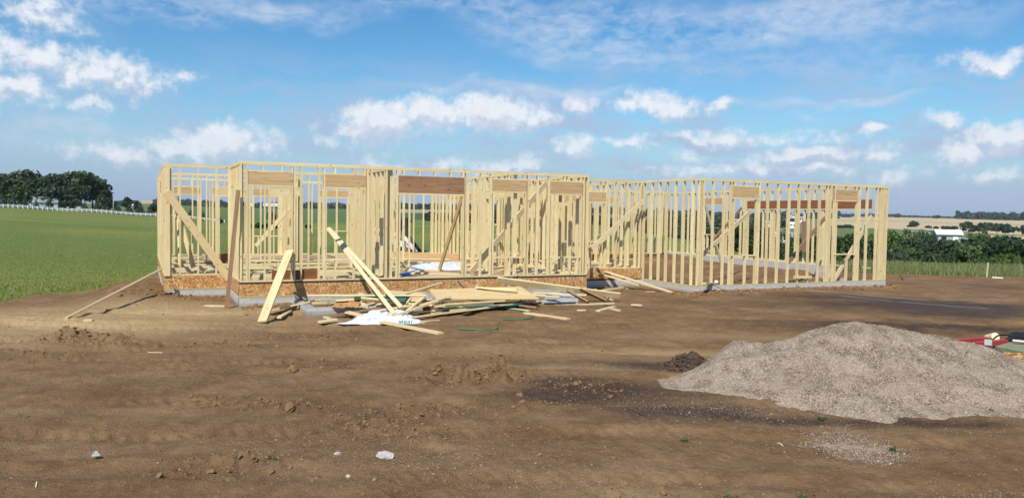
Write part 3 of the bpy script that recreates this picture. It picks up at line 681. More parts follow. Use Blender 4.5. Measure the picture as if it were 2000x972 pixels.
while y<YK-.1:
    xa=XL+.05 if y>YA+.1 else XB0+.05
    pr=np.array([(0,-.32),(.062,-.32),(.062,-.281),(.036,-.281),(.036,-.06),(.062,-.06),(.062,-.022),(0,-.022),(0,-.06),(.026,-.06),(.026,-.281),(0,-.281)])
    V=np.array([(xx,y+a_,ZD+b_) for xx in (xa,5.55) for a_,b_ in pr]); Q_=np.array([(k,12+k,12+(k+1)%12,(k+1)%12) for k in range(12)])
    me=arr_mesh('floor_joist',V,Q_,{'lc':('FLOAT_VECTOR',V+np.array([y*7,y*3,0])),'tone':('FLOAT',np.full(24,random.random()))}); link('floor_joist',me,WOOD,house)
    y+=.406
part('floor_deck',[(5.56,XB1-T-.001,YB+T+.002,YK-T-.002,ZD-.022,ZD-.001)],DECK,'plywood subfloor of the right-hand rooms'); part('floor_deck',[(XB1-T,XD-T-.002,YC+T+.002,YK-T-.002,ZD-.022,ZD-.0015)],DECK)
part('floor_deck',[(1.5,5.54,26.4,YK-T-.01,ZD-.02,ZD-.0015)],DECK)
# porch foundation ring in front
def zb(px,py,z): return onZ(px,py,z)
a=onZ(600,602,.17); b2=onZ(1126,582,.17)
for bx in [(a[0],a[0]+2.6,a[1],a[1]+.2,-.5,.17),(b2[0]-1.0,b2[0],a[1]+.0,a[1]+.2,-.5,.17),(a[0],a[0]+.2,a[1]+.201,YB-.002,-.5,.168),(b2[0]-.2,b2[0],a[1]+.201,YB-.002,-.5,.168)]: part('porch_foundation',[bx],BLOCK)
# braces nailed to the frame (parts of the house)
def brace(p,q,w=.14,t=.038,roll=math.pi/2,mat=None,tone=None,label=None):
    o=board('brace',p,q,w,t,roll,mat or WOOD,None,parent=house,tone=tone)
    if label: o['label']=label
brace(onY(325,374,YA-.065),onY(448,545,YA-.03),.19,label='wide diagonal brace across the left wing')
brace(onY(350,420,22.3),onY(378,522,21.9),.14)
brace(onY(346,420,23.4),onY(350,520,22.2),.09)
brace(onY(1258,391,20.72),onY(1150,490,20.80),.13,mat=WOODP,label='pale diagonal brace beside the porch recess')
brace(onY(1067,357,21.2),onZ(918,533,.62),.16,mat=WOODP,label='long pale diagonal brace with stamped marks right of the door')
brace(onY(1046,388,22.8),onZ(940,500,.62),.12,mat=WOODP)
brace(onY(903,384,19.6),onZ(858,527,.62),.15,mat=WOODH,tone=.9,label='shade-brown prop leaning in the door opening')  # brown colour stands in for shade on the prop's underside
brace(onY(583,386,27.5),onY(500,480,28.5),.14,mat=WOODP)
brace(onY(757,378,27),onY(797,498,29.5),.14,mat=WOODP)
brace(onY(1100,385,21.8),onZ(1050,490,.62),.10)
brace(onY(1466,413,20.1),onY(1373,497,19.6),.14,mat=WOODP,label='pale diagonal brace behind the garage window')
brace(onY(1448,406,21.5),onY(1390,472,21.0),.10,mat=WOODD)
brace(onY(1374,388,24.5),onY(1408,510,25.0),.12,mat=WOODP)
brace(onY(1612,424,20.0),onY(1540,512,19.8),.14,mat=WOODD,label='dark diagonal brace inside the garage')
brace(onY(1703,422,18.62),onY(1628,548,18.52),.13,mat=WOODP,label='pale diagonal brace behind the rightmost window')
brace(onX(1570,432,XR-.2),onX(1571,492,XR-.2),.2,mat=WOODD)

# ------------------------------------------------------------------ gravel, clods, stones
def ico(sub=0):
    p=(1+5**.5)/2
    V=[(-1,p,0),(1,p,0),(-1,-p,0),(1,-p,0),(0,-1,p),(0,1,p),(0,-1,-p),(0,1,-p),(p,0,-1),(p,0,1),(-p,0,-1),(-p,0,1)]
    Fc=[(0,11,5),(0,5,1),(0,1,7),(0,7,10),(0,10,11),(1,5,9),(5,11,4),(11,10,2),(10,7,6),(7,1,8),(3,9,4),(3,4,2),(3,2,6),(3,6,8),(3,8,9),(4,9,5),(2,4,11),(6,2,10),(8,6,7),(9,8,1)]
    V=[np.array(v,float)/np.linalg.norm(v) for v in V]
    for _ in range(sub):
        c={};N=[]
        def mid(a,b_):
            k=(min(a,b_),max(a,b_))
            if k not in c: m_=V[a]+V[b_]; V.append(m_/np.linalg.norm(m_)); c[k]=len(V)-1
            return c[k]
        for a,b_,d in Fc:
            x,y,z=mid(a,b_),mid(b_,d),mid(d,a); N+=[(a,x,z),(b_,y,x),(d,z,y),(x,y,z)]
        Fc=N
    return np.array(V),np.array(Fc)
OCT=(np.array([(1,0,0),(-1,0,0),(0,1,0),(0,-1,0),(0,0,1),(0,0,-1)],float),np.array([(0,2,4),(2,1,4),(1,3,4),(3,0,4),(2,0,5),(1,2,5),(3,1,5),(0,3,5)]))
ICO0=ico(0); ICO1=ico(1); ICO2=ico(2)
def rocks(P,size,base=OCT,flat=.6,jit=.35):
    """P (n,3); size (n,) -> one triangle soup"""
    bv,bf=base; n=len(P); k=len(bv)
    sc=size[:,None]*rng.uniform(.7,1.3,(n,3))*np.array([1,1,flat])
    a=rng.uniform(0,6.28,n); V=bv[None]*(1+rng.uniform(-jit,jit,(n,k,1)))*sc[:,None,:]
    c,s_=np.cos(a)[:,None],np.sin(a)[:,None]; tl=rng.uniform(-.5,.5,n)[:,None]
    x=V[...,0]*c-V[...,1]*s_; y=V[...,0]*s_+V[...,1]*c; z=V[...,2]+x*tl
    V=np.stack([x,y,z],-1)+P[:,None,:]
    Fc=bf[None]+(np.arange(n)*k)[:,None,None]
    tone=np.repeat(rng.uniform(0,1,n),k)
    return V.reshape(-1,3),Fc.reshape(-1,3),tone
def gravel_mat():
    m,b,p=newmat('grey gravel'); P=b.n('ShaderNodeTexCoord').outputs['Object']; t=attr(b,'tone')
    v=b.vor(P,80.,out='Color'); s_=b.sep(v); d=b.vor(P,80.)
    base=b.m('MULTIPLY',b.m('LESS_THAN',t,0.),1.)
    tv=b.m('ADD',b.m('MULTIPLY',base,s_[0]),b.m('MULTIPLY',b.m('SUBTRACT',1.,base),t))
    c=b.ramp(tv,[(0,(.15,.112,.085)),(.25,(.27,.208,.155)),(.7,(.355,.28,.212)),(.97,(.43,.35,.27)),(1,(.62,.54,.45))])
    n=b.noise(P,1.1,5,.6); c=b.mix(b.mr(n,.45,.7,0,.5),c,(.31,.23,.165))
    b.L(c,p.inputs['Base Color']); p.inputs['Roughness'].default_value=.9; bump(b,p,d,.6,.02); return m
GRAVEL=gravel_mat()
def soil_mat(name,c1,c2):
    m,b,p=newmat(name); P=b.n('ShaderNodeTexCoord').outputs['Object']; n=b.noise(P,9.,6,.65)
    b.L(b.mix(b.mr(n,.3,.7),c1,c2),p.inputs['Base Color']); p.inputs['Roughness'].default_value=.95; bump(b,p,b.noise(P,60.,4,.7),.6,.01); return m
CLOD=soil_mat('clod soil',(.17,.098,.042),(.26,.158,.075)); DSOIL=soil_mat('dark wet soil',(.055,.036,.026),(.10,.066,.045))
STONE=simple('pale stone',(.50,.49,.47),.85,(.33,.32,.31),20.)
def uv2xy(u,v): return u*math.cos(YAW)+v*math.sin(YAW), -u*math.sin(YAW)+v*math.cos(YAW)
def build_pile():
    us=np.arange(1.5,9.7,.025); vs=np.arange(8.5,13.4,.025); U,Vv=np.meshgrid(us,vs,indexing='ij'); X,Y=uv2xy(U,Vv)
    H=pile_h(X,Y); edge=(fbm(X*6,Y*6,3,77)-.5)*.05; H=H+edge; keep=H>-.06
    Z=terrain(X,Y)+H-.012
    n1=len(vs); i,j=np.meshgrid(np.arange(len(us)-1),np.arange(n1-1),indexing='ij')
    K=keep[:-1,:-1]&keep[1:,:-1]&keep[:-1,1:]&keep[1:,1:]
    q=np.stack([i*n1+j,(i+1)*n1+j,(i+1)*n1+j+1,i*n1+j+1],-1)[K]
    tri=np.concatenate([q[:,[0,1,2]],q[:,[0,2,3]]])
    V=np.stack([X,Y,Z],-1).reshape(-1,3); tone=np.full(len(V),-1.)
    n=130000; u=rng.uniform(1.8,9.6,n); v=rng.uniform(8.6,12.6,n); x,y=uv2xy(u,v); h=pile_h(x,y); k=(h>.012)&(rng.uniform(0,1,n)<np.clip(1.6-(v-8.6)*.28,.35,1)); x,y,h=x[k],y[k],h[k]
    z=terrain(x,y)+h-.01
    sz=np.clip(rng.lognormal(-5.2,.36,len(x)),.003,.018)
    toe=(h<.14)&(rng.uniform(0,1,len(h))<.10); sz=np.where(toe,sz*2.1,sz)
    v2,f2,t2=rocks(np.stack([x,y,z],-1),sz)
    V=np.concatenate([V,v2]); Fc=np.concatenate([tri,f2+len(tone)]); tone=np.concatenate([tone,t2])
    me=arr_mesh('gravel_pile',V,Fc,{'tone':('FLOAT',tone)}); me.polygons.foreach_set('use_smooth',np.concatenate([np.ones(len(tri),bool),np.zeros(len(f2),bool)]))
    tag(link('gravel_pile',me,GRAVEL),'big grey heap of loose gravel with a long left shoulder in the right foreground','gravel heap',kind='stuff')
build_pile()
# scattered gravel on the soil
def scatter_zone(n,zones,spread=1.1):
    X=[];Y=[]
    w=np.array([z[2]*z[3]*z[4] for z in zones]); w=w/w.sum()
    for z,k in zip(zones,(w*n).astype(int)):
        u=rng.normal(0,.62*z[2]*spread,k); v=rng.normal(0,.62*z[3]*spread,k); x,y=uv2xy(u,v); X.append(z[0]+x); Y.append(z[1]+y)
    return np.concatenate(X),np.concatenate(Y)
GRAVS=simple('dusty stones',(.31,.235,.165),.9,(.22,.155,.10),30.)
x,y=scatter_zone(12000,GRIT,1.35); n=6000
u=rng.uniform(-6,8,n); v=rng.uniform(4.3,11,n); x2,y2=uv2xy(u,v); x=np.concatenate([x,x2]); y=np.concatenate([y,y2])
z=terrain(x,y)+.002; sz=np.clip(rng.lognormal(-5.55,.5,len(x)),.002,.02)
v2,f2,t2=rocks(np.stack([x,y,z],-1),sz)
tag(link('scattered_gravel',arr_mesh('scattered_gravel',v2,f2,{'tone':('FLOAT',t2)}),GRAVS),'small loose stones strewn over the brown soil','gravel',kind='stuff')
q0=onZ(1668,862,0); m_=5200; u=rng.normal(0,.26,m_); v=rng.normal(0,.30,m_); dx,dy=uv2xy(u,v); x=q0[0]+dx; y=q0[1]+dy; k=np.hypot(u/.5,v/.6)<1+rng.normal(0,.15,m_); x,y=x[k],y[k]
v2,f2,t2=rocks(np.stack([x,y,terrain(x,y)+.002],-1),np.clip(rng.lognormal(-5.1,.35,len(x)),.003,.016))
tag(link('gravel_spill',arr_mesh('gravel_spill',v2,f2,{'tone':('FLOAT',t2)}),GRAVEL),'thin round spill of gravel trailing from the front of the heap','gravel',kind='stuff')
# clods
PZ=[(p_[0],p_[1],p_[2],p_[3],p_[4]*10) for p_ in PATCH]
x,y=scatter_zone(4200,PZ,1.0); n=11000
v=4.3+14*rng.uniform(0,1,n)**1.5; u=v*rng.uniform(-.68,.68,n); x2,y2=uv2xy(u,v)
n3=1500; x3=rng.uniform(XL-1.2,XB1,n3); y3=np.where(x3<XB0,YA,YB)-np.abs(rng.normal(0,.4,n3))
n4=1300; x4=rng.uniform(XD-1,XR+.5,n4); y4=YE-np.abs(rng.normal(0,.25,n4))
sz=np.concatenate([np.clip(rng.lognormal(-4.55,.55,len(x)),.004,.045),np.clip(rng.lognormal(-5.25,.5,n),.003,.03),np.clip(rng.lognormal(-3.9,.5,n3),.01,.07),np.clip(rng.lognormal(-3.5,.5,n4),.012,.09)])
x=np.concatenate([x,x2,x3,x4]); y=np.concatenate([y,y2,y3,y4]); k=pile_h(x,y)<.01; x,y,sz=x[k],y[k],sz[k]
v2,f2,t2=rocks(np.stack([x,y,terrain(x,y)+sz*.15],-1),sz,ICO0,.7,.28)
tag(link('soil_clods',arr_mesh('soil_clods',v2,f2,{'tone':('FLOAT',t2)}),CLOD),'crumbly brown clods of soil lying in loose rows over the yard','soil clods',kind='stuff')
def lump(name,px,py,size,mat,label,cat,flat=.7,group=None,base=ICO2,jit=.22,z=None,hgt=0.):
    P=onZ(px,py,0 if z is None else z); zz=tzd(P[0],P[1]) if z is None else z
    bv,bf=base; V=bv.copy(); 
    q=fbm(V[:,0]*1.7+px,V[:,1]*1.7+V[:,2]*2.3+py,3,int(px))
    V=V*(1+(q[:,None]-.5)*2*jit*2)*np.array([size[0],size[1],size[0]*flat])
    me=arr_mesh(name,V,bf,{'tone':('FLOAT',np.full(len(V),.5))}); o=link(name,me,mat); o.location=(P[0],P[1],zz+size[0]*flat*.35+hgt)
    o.rotation_euler=(0,0,random.uniform(0,6)); return tag(o,label,cat,group)
lump('stone',752,888,(.085,.05),STONE,'largest pale grey stone lying in the foreground soil','stone',.45)
lump('stone',660,886,(.035,.025),STONE,'small white stone left of the larger grey one','stone',.5)
lump('stone',680,922,(.03,.02),STONE,'flat whitish pebble below the two grey stones','stone',.5)
lump('soil_clod',571,720,(.075,.06),CLOD,'lone brown soil clod standing in the middle of the yard','soil clod',.9)
lump('soil_clod',539,784,(.075,.05),CLOD,'dark brown clod at the upper edge of the left clod row','soil clod',.6)
lump('soil_clod',566,797,(.08,.06),CLOD,'rounded brown clod at the right end of the left clod row','soil clod',.8)
for px,py,s_,l in ((1558,564,.19,'slanted brown dirt block, leftmost at the garage curb'),(1578,561,.15,'small upright dirt block second from the left at the garage curb'),(1610,560,.20,'large square dirt block in the middle of the garage curb'),(1640,560,.10,'low crumbled dirt block right of the large square one'),(1672,557,.17,'brown dirt block under the rightmost garage window')):
    lump('dirt_block',px,py,(s_,s_*.7),CLOD,l,'dirt block',.8,'dirt blocks along the garage curb',ICO1,.3)
# small heap of dark soil beside the gravel
def heap(px,py,ru,rv,h,mat,label,name):
    P=onZ(px,py,0); n=46; a=np.linspace(-1.15,1.15,n); U,Vv=np.meshgrid(a*ru,a*rv,indexing='ij'); dx,dy=uv2xy(U,Vv); X=P[0]+dx; Y=P[1]+dy
    r=np.hypot(U/ru,Vv/rv); H=h*np.clip(1-r**1.3,0,None)*(.6+.9*fbm(X*5,Y*5,3,3))+(fbm(X*16,Y*16,3,6)-.5)*.09*np.clip(1-r,0,1)
    Z=terrain(X,Y)+H-.012-.05*np.clip(r-1,0,1); i,j=np.meshgrid(np.arange(n-1),np.arange(n-1),indexing='ij'); q=np.stack([i*n+j,(i+1)*n+j,(i+1)*n+j+1,i*n+j+1],-1).reshape(-1,4)
    V=np.stack([X,Y,Z],-1).reshape(-1,3); tri=np.concatenate([q[:,[0,1,2]],q[:,[0,2,3]]])
    m_=500; u=rng.normal(0,ru*.42,m_); v=rng.normal(0,rv*.42,m_); ddx,ddy=uv2xy(u,v); x=P[0]+ddx; y=P[1]+ddy; rr=np.hypot(u/ru,v/rv)
    z=terrain(x,y)+h*np.clip(1-rr**1.3,0,None)*(.6+.9*fbm(x*5,y*5,3,3)); v2,f2,t2=rocks(np.stack([x,y,z],-1),np.clip(rng.lognormal(-3.7,.4,m_),.01,.06),ICO0,.7)
    me=arr_mesh(name,np.concatenate([V,v2]),np.concatenate([tri,f2+len(V)])); tag(link(name,me,mat),label,'soil heap',kind='stuff')
heap(1352,722,.42,.40,.19,DSOIL,'small heap of dark crumbly soil at the left edge of the gravel','soil_heap')

# ------------------------------------------------------------------ loose lumber outside
def LB(p1,z1,p2,z2,w,label,t=.038,roll=0.,mat=None,name='loose_board',group='loose boards on the scrap heap',cat='board',tone=None):
    a=onZ(*p1,z1); b_=onZ(*p2,z2); return board(name,a,b_,w,t,roll,mat or WOOD,label,cat,group,tone)
H2=math.pi/2
# leaning boards
LB((130,620),.03,(317,524),.80,.09,'long pale board propped from the soil against the left end wall',mat=WOODP,name='leaning_board',group=None,roll=.6)
a=onZ(443,601,.02); b_=onY(465.5,371,YB+.25); b_[0]=XB0-.03; b_=onX(465.5,371,XB0-.04); board('leaning_board',a,b_,.09,.038,1.2,WOODD,'narrow brown board leaning upright against the wall corner','board',tone=.1)
a=onZ(524,628,.0) ; b_=onY(577,489,YB-.05); board('leaning_board',onZ(512,628,.01),onY(566,489,YB-.03),.185,.038,.12,WOOD,'wide plank leaning on the leftmost window sill','board',tone=.95)
def over_sill(foot,zf,sill,end,lab):
    f=onZ(*foot,zf); s_=onY(*sill,YB-.02); d=s_-f; best=min(np.linspace(1,2.6,160),key=lambda k:abs(proj(f+d*k)[0]-end)); board('leaning_board',f,f+d*best,.09,.038,.5,WOODP,lab,'board',tone=.9)
over_sill((770,613),.12,(687,506),640,'lower of two long boards sticking out through the second window')
over_sill((784,600),.2,(698,506.5),643,'upper of two long boards sticking out through the second window')
LB((1158,522),.60,(1313,571),.03,.14,'long pale plank running down from the porch recess to the soil',mat=WOODP,name='ramp_board',group='boards sloping down from the porch recess')
LB((1150,528),.52,(1250,557),.16,.10,'shorter pale plank under the long one at the porch recess',mat=WOODP,name='ramp_board',group='boards sloping down from the porch recess')
LB((971,546),.56,(1210,577),.14,.15,'long straight beam lying across the right end of the heap',roll=1.1,t=.06)
heapL=[((600,577),.36,(833,577),.36,.09,'very pale thin board lying level behind the heap',WOODP,.3),
((692,603),.14,(861,553),.52,.09,'pale board rising to the right over the heap',WOODP,.5),
((705,573),.34,(713,600),.16,.14,'short pale plank standing steeply in the heap',WOODP,.2),
((772,616),.10,(852,588),.30,.16,'plank rising to the right in the middle of the heap',WOOD,.2),
((785,604),.14,(802,583),.30,.06,'short pale stick in the middle of the heap',WOODP,.3),
((797,606),.16,(828,581),.32,.10,'short plank crossing the middle of the heap',WOOD,.2),
((656,615),.06,(741,601),.14,.14,'shaded brown plank under the left part of the heap',WOODD,.1),  # dark brown colour carries the shade of this plank's underside
((678,609),.11,(716,618),.05,.16,'stubby plank beside the white sheeting',WOOD,0),
((846,598),.2,(962,591),.22,.14,'plank with a green edge lying in front of the plywood',WOOD,0),
((791,622),.06,(1022,592),.12,.15,'longest plank at the front of the heap rising to the right',WOOD,.3),
((880,606),.10,(1065,586),.14,.12,'pale plank behind the longest front plank',WOODP,.1),
((624,629),.03,(657,624),.05,.14,'short thick offcut left of the white sheeting',WOOD,0),
((634,619),.05,(645,622),.05,.07,'tiny pale offcut behind the thick offcut',WOODP,0),
((745,628),.05,(861,651),.03,.14,'straight board lying in front of the white sheeting',WOOD,0),
((822,629),.03,(858,626),.03,.06,'short stick at the right edge of the white sheeting',WOODP,0),
((524,607),.06,(645,580),.28,.15,'warped yellowish board rising from the soil at the left of the heap',WOOD,.2),
((545,620),.02,(566,607),.04,.09,'short offcut lying in the shadow of the warped board',WOOD,0),
((571,569),.36,(599,587),.16,.09,'small dark stick leaning on the foundation',WOODD,.6),
((1107,567),.34,(1149,590),.08,.16,'reddish brown plank leaning at the right end, left one',WOODD,.5),
((1133,564),.36,(1184,588),.06,.11,'reddish brown plank leaning at the right end, right one',WOODD,.6),
((1043,571),.26,(1146,576),.24,.14,'plank under the long beam at the right end of the heap',WOOD,.1),
((1056,597),.03,(1199,592),.03,.07,'long thin board lying flat right of the plywood',WOODP,0),
((1025,611),.02,(1111,623),.02,.12,'plank lying alone on the soil below the right end',WOOD,0),
((988,602),.04,(1034,607),.04,.10,'short plank above the plank lying alone',WOOD,0),
((1163,565),.20,(1196,586),.03,.05,'thin pale lath right of the brown planks',WOODP,.4),
((1176,567),.10,(1216,561),.12,.12,'broad offcut behind the right end of the heap',WOOD,.1),
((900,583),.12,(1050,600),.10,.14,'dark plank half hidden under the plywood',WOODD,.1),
((610,592),.19,(700,588),.2,.16,'tan offcut lying on the concrete ring',WOOD,0),
((735,595),.2,(842,585),.26,.14,'plank tilted behind the crossing boards',WOODP,.35),
((748,590),.24,(850,598),.16,.12,'dull plank sloping right in the heap',WOOD,.4),
((690,596),.12,(790,606),.10,.13,'plank lying flat under the crossing boards',WOOD,.1),
((842,612),.05,(930,601),.07,.10,'narrow plank below the longest front plank',WOOD,.1),
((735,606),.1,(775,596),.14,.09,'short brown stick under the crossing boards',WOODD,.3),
((655,588),.24,(760,581),.28,.14,'tan plank lying behind the steep short plank',WOOD,.3),
((720,610),.1,(800,598),.18,.10,'narrow tan board crossing low behind the white sheeting',WOOD,.5),
((800,612),.08,(900,600),.12,.14,'tan plank sloping gently behind the longest front plank',WOOD,.2),
((868,594),.24,(985,587),.26,.09,'thin tan board lying along the front of the plywood',WOOD,.1),
((705,583),.32,(790,592),.22,.12,'tan plank falling to the right behind the two long boards',WOOD,.6),
((818,596),.2,(880,578),.36,.10,'tan stick leaning on the left edge of the plywood',WOODP,.3),
((612,604),.10,(668,596),.2,.12,'brown plank end lying over the concrete ring',WOODD,.2),
((930,561),.44,(1010,565),.42,.14,'tan board lying on top of the plywood sheet',WOOD,.1),
((1000,572),.32,(1092,580),.24,.12,'tan plank at the right corner of the plywood',WOOD,.2)]
for (p1,z1,p2,z2,w,lab,mt,rl) in heapL: LB(p1,z1,p2,z2,w,lab,mat=mt,roll=rl)
for (p1,p2,w,lab) in [((1127,606),(1144,606),.12,'small square offcut on the soil, nearest the heap'),((1168,607),(1200,599),.11,'bent pair of offcuts on the soil, longer piece'),((1194,603),(1209,606),.09,'bent pair of offcuts on the soil, shorter piece'),
      ((1234,594.5),(1254,596),.10,'pale offcut lying alone furthest right of the heap'),((1222,563),(1237,562),.16,'square offcut beside the foot of the porch planks'),((1261,570),(1279,570),.08,'thin pale offcut under the long porch plank'),
      ((165,625),(182,625),.09,'small pale block right of the propped board foot'),((222,590),(245,586),.07,'thin strip of wood under the propped board'),((136,594),(146,593),.07,'tiny block at the left edge of the rut'),((400,597),(440,598),.10,'flat offcut at the foot of the narrow brown board')]:
    LB(p1,.025,p2,.03,w,lab,t=.035,name='wood_offcut',cat='offcut',group='offcuts scattered on the soil',mat=WOODP)
# plywood sheets
def sheet(c4,t,mat,name,label,cat,group=None,lines=False):
    """c4: four world corners (front-left, front-right, back-right, back-left)"""
    c4=[np.array(c,float) for c in c4]; nn=np.cross(c4[1]-c4[0],c4[3]-c4[0]); nn/=np.linalg.norm(nn); cen=sum(c4)/4
    V=[c-cen for c in c4]+[c-cen-nn*t for c in c4]
    Fc=[(0,1,2,3),(7,6,5,4),(0,4,5,1),(1,5,6,2),(2,6,7,3),(3,7,4,0)]
    me=arr_mesh(name,np.array(V),np.array(Fc)); o=link(name,me,mat); o.location=tuple(cen); return tag(o,label,cat,group)
sheet([onZ(853,584,.30),onZ(1054,583,.26),onZ(1016,559,.40),onZ(838,565,.44)],.02,PLY,'plywood_sheet','large yellowish plywood sheet lying tilted on the heap','plywood sheet')
sheet([onZ(745,590,.24),onZ(835,590,.22),onZ(832,571,.30),onZ(752,566,.38)],.018,PLY,'plywood_sheet','smaller plywood sheet behind the crossing boards','plywood sheet')
sheet([onZ(648,598,.20),onZ(672,601,.19),onZ(690,588,.21),onZ(664,585,.22)],.012,OSB,'board_scrap','orange strand board scrap, left of the pair on the concrete ring','board scrap')
sheet([onZ(675,598,.21),onZ(700,599,.20),onZ(706,580,.26),onZ(686,580,.27)],.012,OSB,'board_scrap','orange strand board scrap, right of the pair on the concrete ring','board scrap')
sheet([onZ(1062,590,.12),onZ(1124,588,.12),onZ(1120,568,.22),onZ(1066,572,.24)],.02,CONC,'scrap_sheet','pale grey panel lying at the right end of the heap','panel')
sheet([onZ(660,612,.03),onZ(745,613,.03),onZ(770,598,.06),onZ(690,600,.05)],.006,TEAL,'green_wrap','teal plastic wrap showing between the boards','plastic wrap')
sheet([onZ(690,583,.30),onZ(790,588,.30),onZ(800,574,.34),onZ(700,574,.33)],.005,TEAL,'green_wrap','teal wrap strip behind the very pale board','plastic wrap')
sheet([onZ(862,605,.12),onZ(1000,597,.12),onZ(1040,591,.14),onZ(870,595,.14)],.006,TEAL,'green_wrap','dark teal sheet edge under the front planks','plastic wrap')
# crumpled plastic
def crumple(name,pts,nx,ny,amp,mat,label,cat,z0=0.,fold=9.,seed=0,rip=.5):
    rag=min(.35,.25*float(np.linalg.norm(np.array(pts[1])-np.array(pts[0]))))
    fl,fr,br,bl=[np.array(p) for p in pts]; S_,T_=np.meshgrid(np.linspace(0,1,nx),np.linspace(0,1,ny),indexing='ij')
    P=(fl*(1-S_)[...,None]+fr*S_[...,None])*(1-T_)[...,None]+(bl*(1-S_)[...,None]+br*S_[...,None])*T_[...,None]
    ed=np.minimum(np.minimum(S_,1-S_)*3,np.minimum(T_,1-T_)*2.2); ed=np.clip(ed*1.6,0,1)
    n=np.abs(fbm(S_*fold,T_*fold*.6,4,seed)-.5)*2; n2=fbm(S_*fold*.4,T_*fold*.4,2,seed+9)
    P[...,2]+=ed*amp*((1-n)*.7+n2*.9-.35)+.01; P[...,0]+=(fbm(S_*6,T_*6,3,seed+3)-.5)*rag*(1-ed*.5); P[...,1]+=(fbm(S_*6,T_*6,3,seed+4)-.5)*rag*(1-ed*.5)
    P[...,2]=np.maximum(P[...,2],z0+.006); cen=P.reshape(-1,3).mean(0); i,j=np.meshgrid(np.arange(nx-1),np.arange(ny-1),indexing='ij'); q=np.stack([i*ny+j,(i+1)*ny+j,(i+1)*ny+j+1,i*ny+j+1],-1).reshape(-1,4)
    me=arr_mesh(name,P.reshape(-1,3)-cen,q); o=link(name,me,mat); o.location=tuple(cen); so_=o.modifiers.new('s','SOLIDIFY'); so_.thickness=.004; return tag(o,label,cat)
tarp=crumple('plastic_sheeting',[onZ(672,633,0),onZ(822,634,0),onZ(812,613,0),onZ(705,613,0)],90,40,.15,PLASTIC,'crumpled white plastic sheeting lying in front of the heap','plastic sheeting',0.,15.,5)
q=MB()
for i,px in enumerate((780,783,786,790,793,797,800,804)):
    a=onZ(px,628.5,.10); q.obox(a-np.array(tarp.location),(.012,0,.02),(0,.003,0),(.0,.0,.022))
q.build('print_mark',GREENP,tarp,(0,0,0))
# cords and hose
def tube(name,pts,r,mat,label,cat,group=None,seg=5,smooth=True):
    P=np.array(pts,float)
    if smooth:
        o=[]
        for i in range(len(P)-1):
            p0=P[max(i-1,0)];p1=P[i];p2=P[i+1];p3=P[min(i+2,len(P)-1)]
            for t in np.linspace(0,1,7)[:-1]: o.append(.5*((2*p1)+(-p0+p2)*t+(2*p0-5*p1+4*p2-p3)*t*t+(-p0+3*p1-3*p2+p3)*t**3))
        o.append(P[-1]); P=np.array(o)
    c=P.mean(0); n=len(P); V=[]
    for i in range(n):
        d=P[min(i+1,n-1)]-P[max(i-1,0)]; d/=np.linalg.norm(d)+1e-9; s_=np.cross(d,(0,0,1.)); s_/=np.linalg.norm(s_)+1e-9; w=np.cross(s_,d)
        for k in range(seg): a=2*math.pi*k/seg; V.append(P[i]-c+r*(math.cos(a)*s_+math.sin(a)*w))
    Fc=[(i*seg+k,i*seg+(k+1)%seg,(i+1)*seg+(k+1)%seg,(i+1)*seg+k) for i in range(n-1) for k in range(seg)]
    o=link(name,arr_mesh(name,np.array(V),np.array(Fc),smooth=True),mat); o.location=tuple(c); return tag(o,label,cat,group)
def gp(*l,r=.012,z=None):
    out=[]
    for (x_,y_) in l:
        p=onZ(x_,y_,0); p[2]=(tzd(p[0],p[1]) if z is None else z)+r; out.append(p)
    return out
tube('garden_hose',gp((893,641),(925,642),(960,642),(973,641),(975,632),(985,627),(1020,626),(1040,622),(1046,616),(1030,612),(985,606),(950,605),r=.012),.012,GREENP,'thin green hose winding over the soil in front of the heap','hose')
tube('cord',gp((1376,567),(1420,577),(1470,576),(1540,572),(1620,575),(1700,577),(1780,582),(1850,584),(1925,585),(1990,587),r=.006),.007,CORD,'pale blue cord lying along the soil, the longer upper one','cord','cords on the soil by the garage')
tube('cord',gp((1640,580),(1720,587),(1800,592),(1870,598),(1930,602),r=.005),.006,CORD,'pale blue cord lying along the soil, the shorter lower one','cord','cords on the soil by the garage')
tube('strap',[onY(893,546,YB-.02),onY(899,552,YB-.06),onY(906,560,YB-.05)],.012,CORD,'short blue strap hanging over the front rim','strap',smooth=False)
tube('wire',[onZ(985,560,.35),onY(1012,530,YB-.03),onY(1034,530,YB+.2),onY(1060,527,YB+.1),onY(1100,499,YB-.03)],.010,CORD,'grey wire running up over the rim to the right-hand window sill','wire')
tube('wire',[onY(1094,500,YB-.03),onY(1112,530,YB-.03),onY(1122,556,YB-.05)],.009,CORD,'thin grey wire hanging from the right-hand window sill','wire')
tube('cable',[onY(1389,554,YE-.25),onY(1405,562,YE-.3),onZ(1422,571,.06),onZ(1450,575,.05)],.009,BLACK,'black cable hanging from the board stub at the garage corner','cable')
board('board_stub',onY(1375,553,YE-.5),onY(1396,553,YE+.35),.12,.038,0,WOOD,'short board stub poking out over the garage curb','board')
lump('white_bucket_lid',1398,553,(.11,.09),PLASTIC,'small white plastic bundle just inside the garage curb','plastic bundle',.7,base=ICO1,z=.22)
board('wood_offcut',onY(1550,541,YE-.02),onY(1585,541,YE-.02),.09,.038,H2,WOOD,'short board nailed low across three garage studs','offcut')
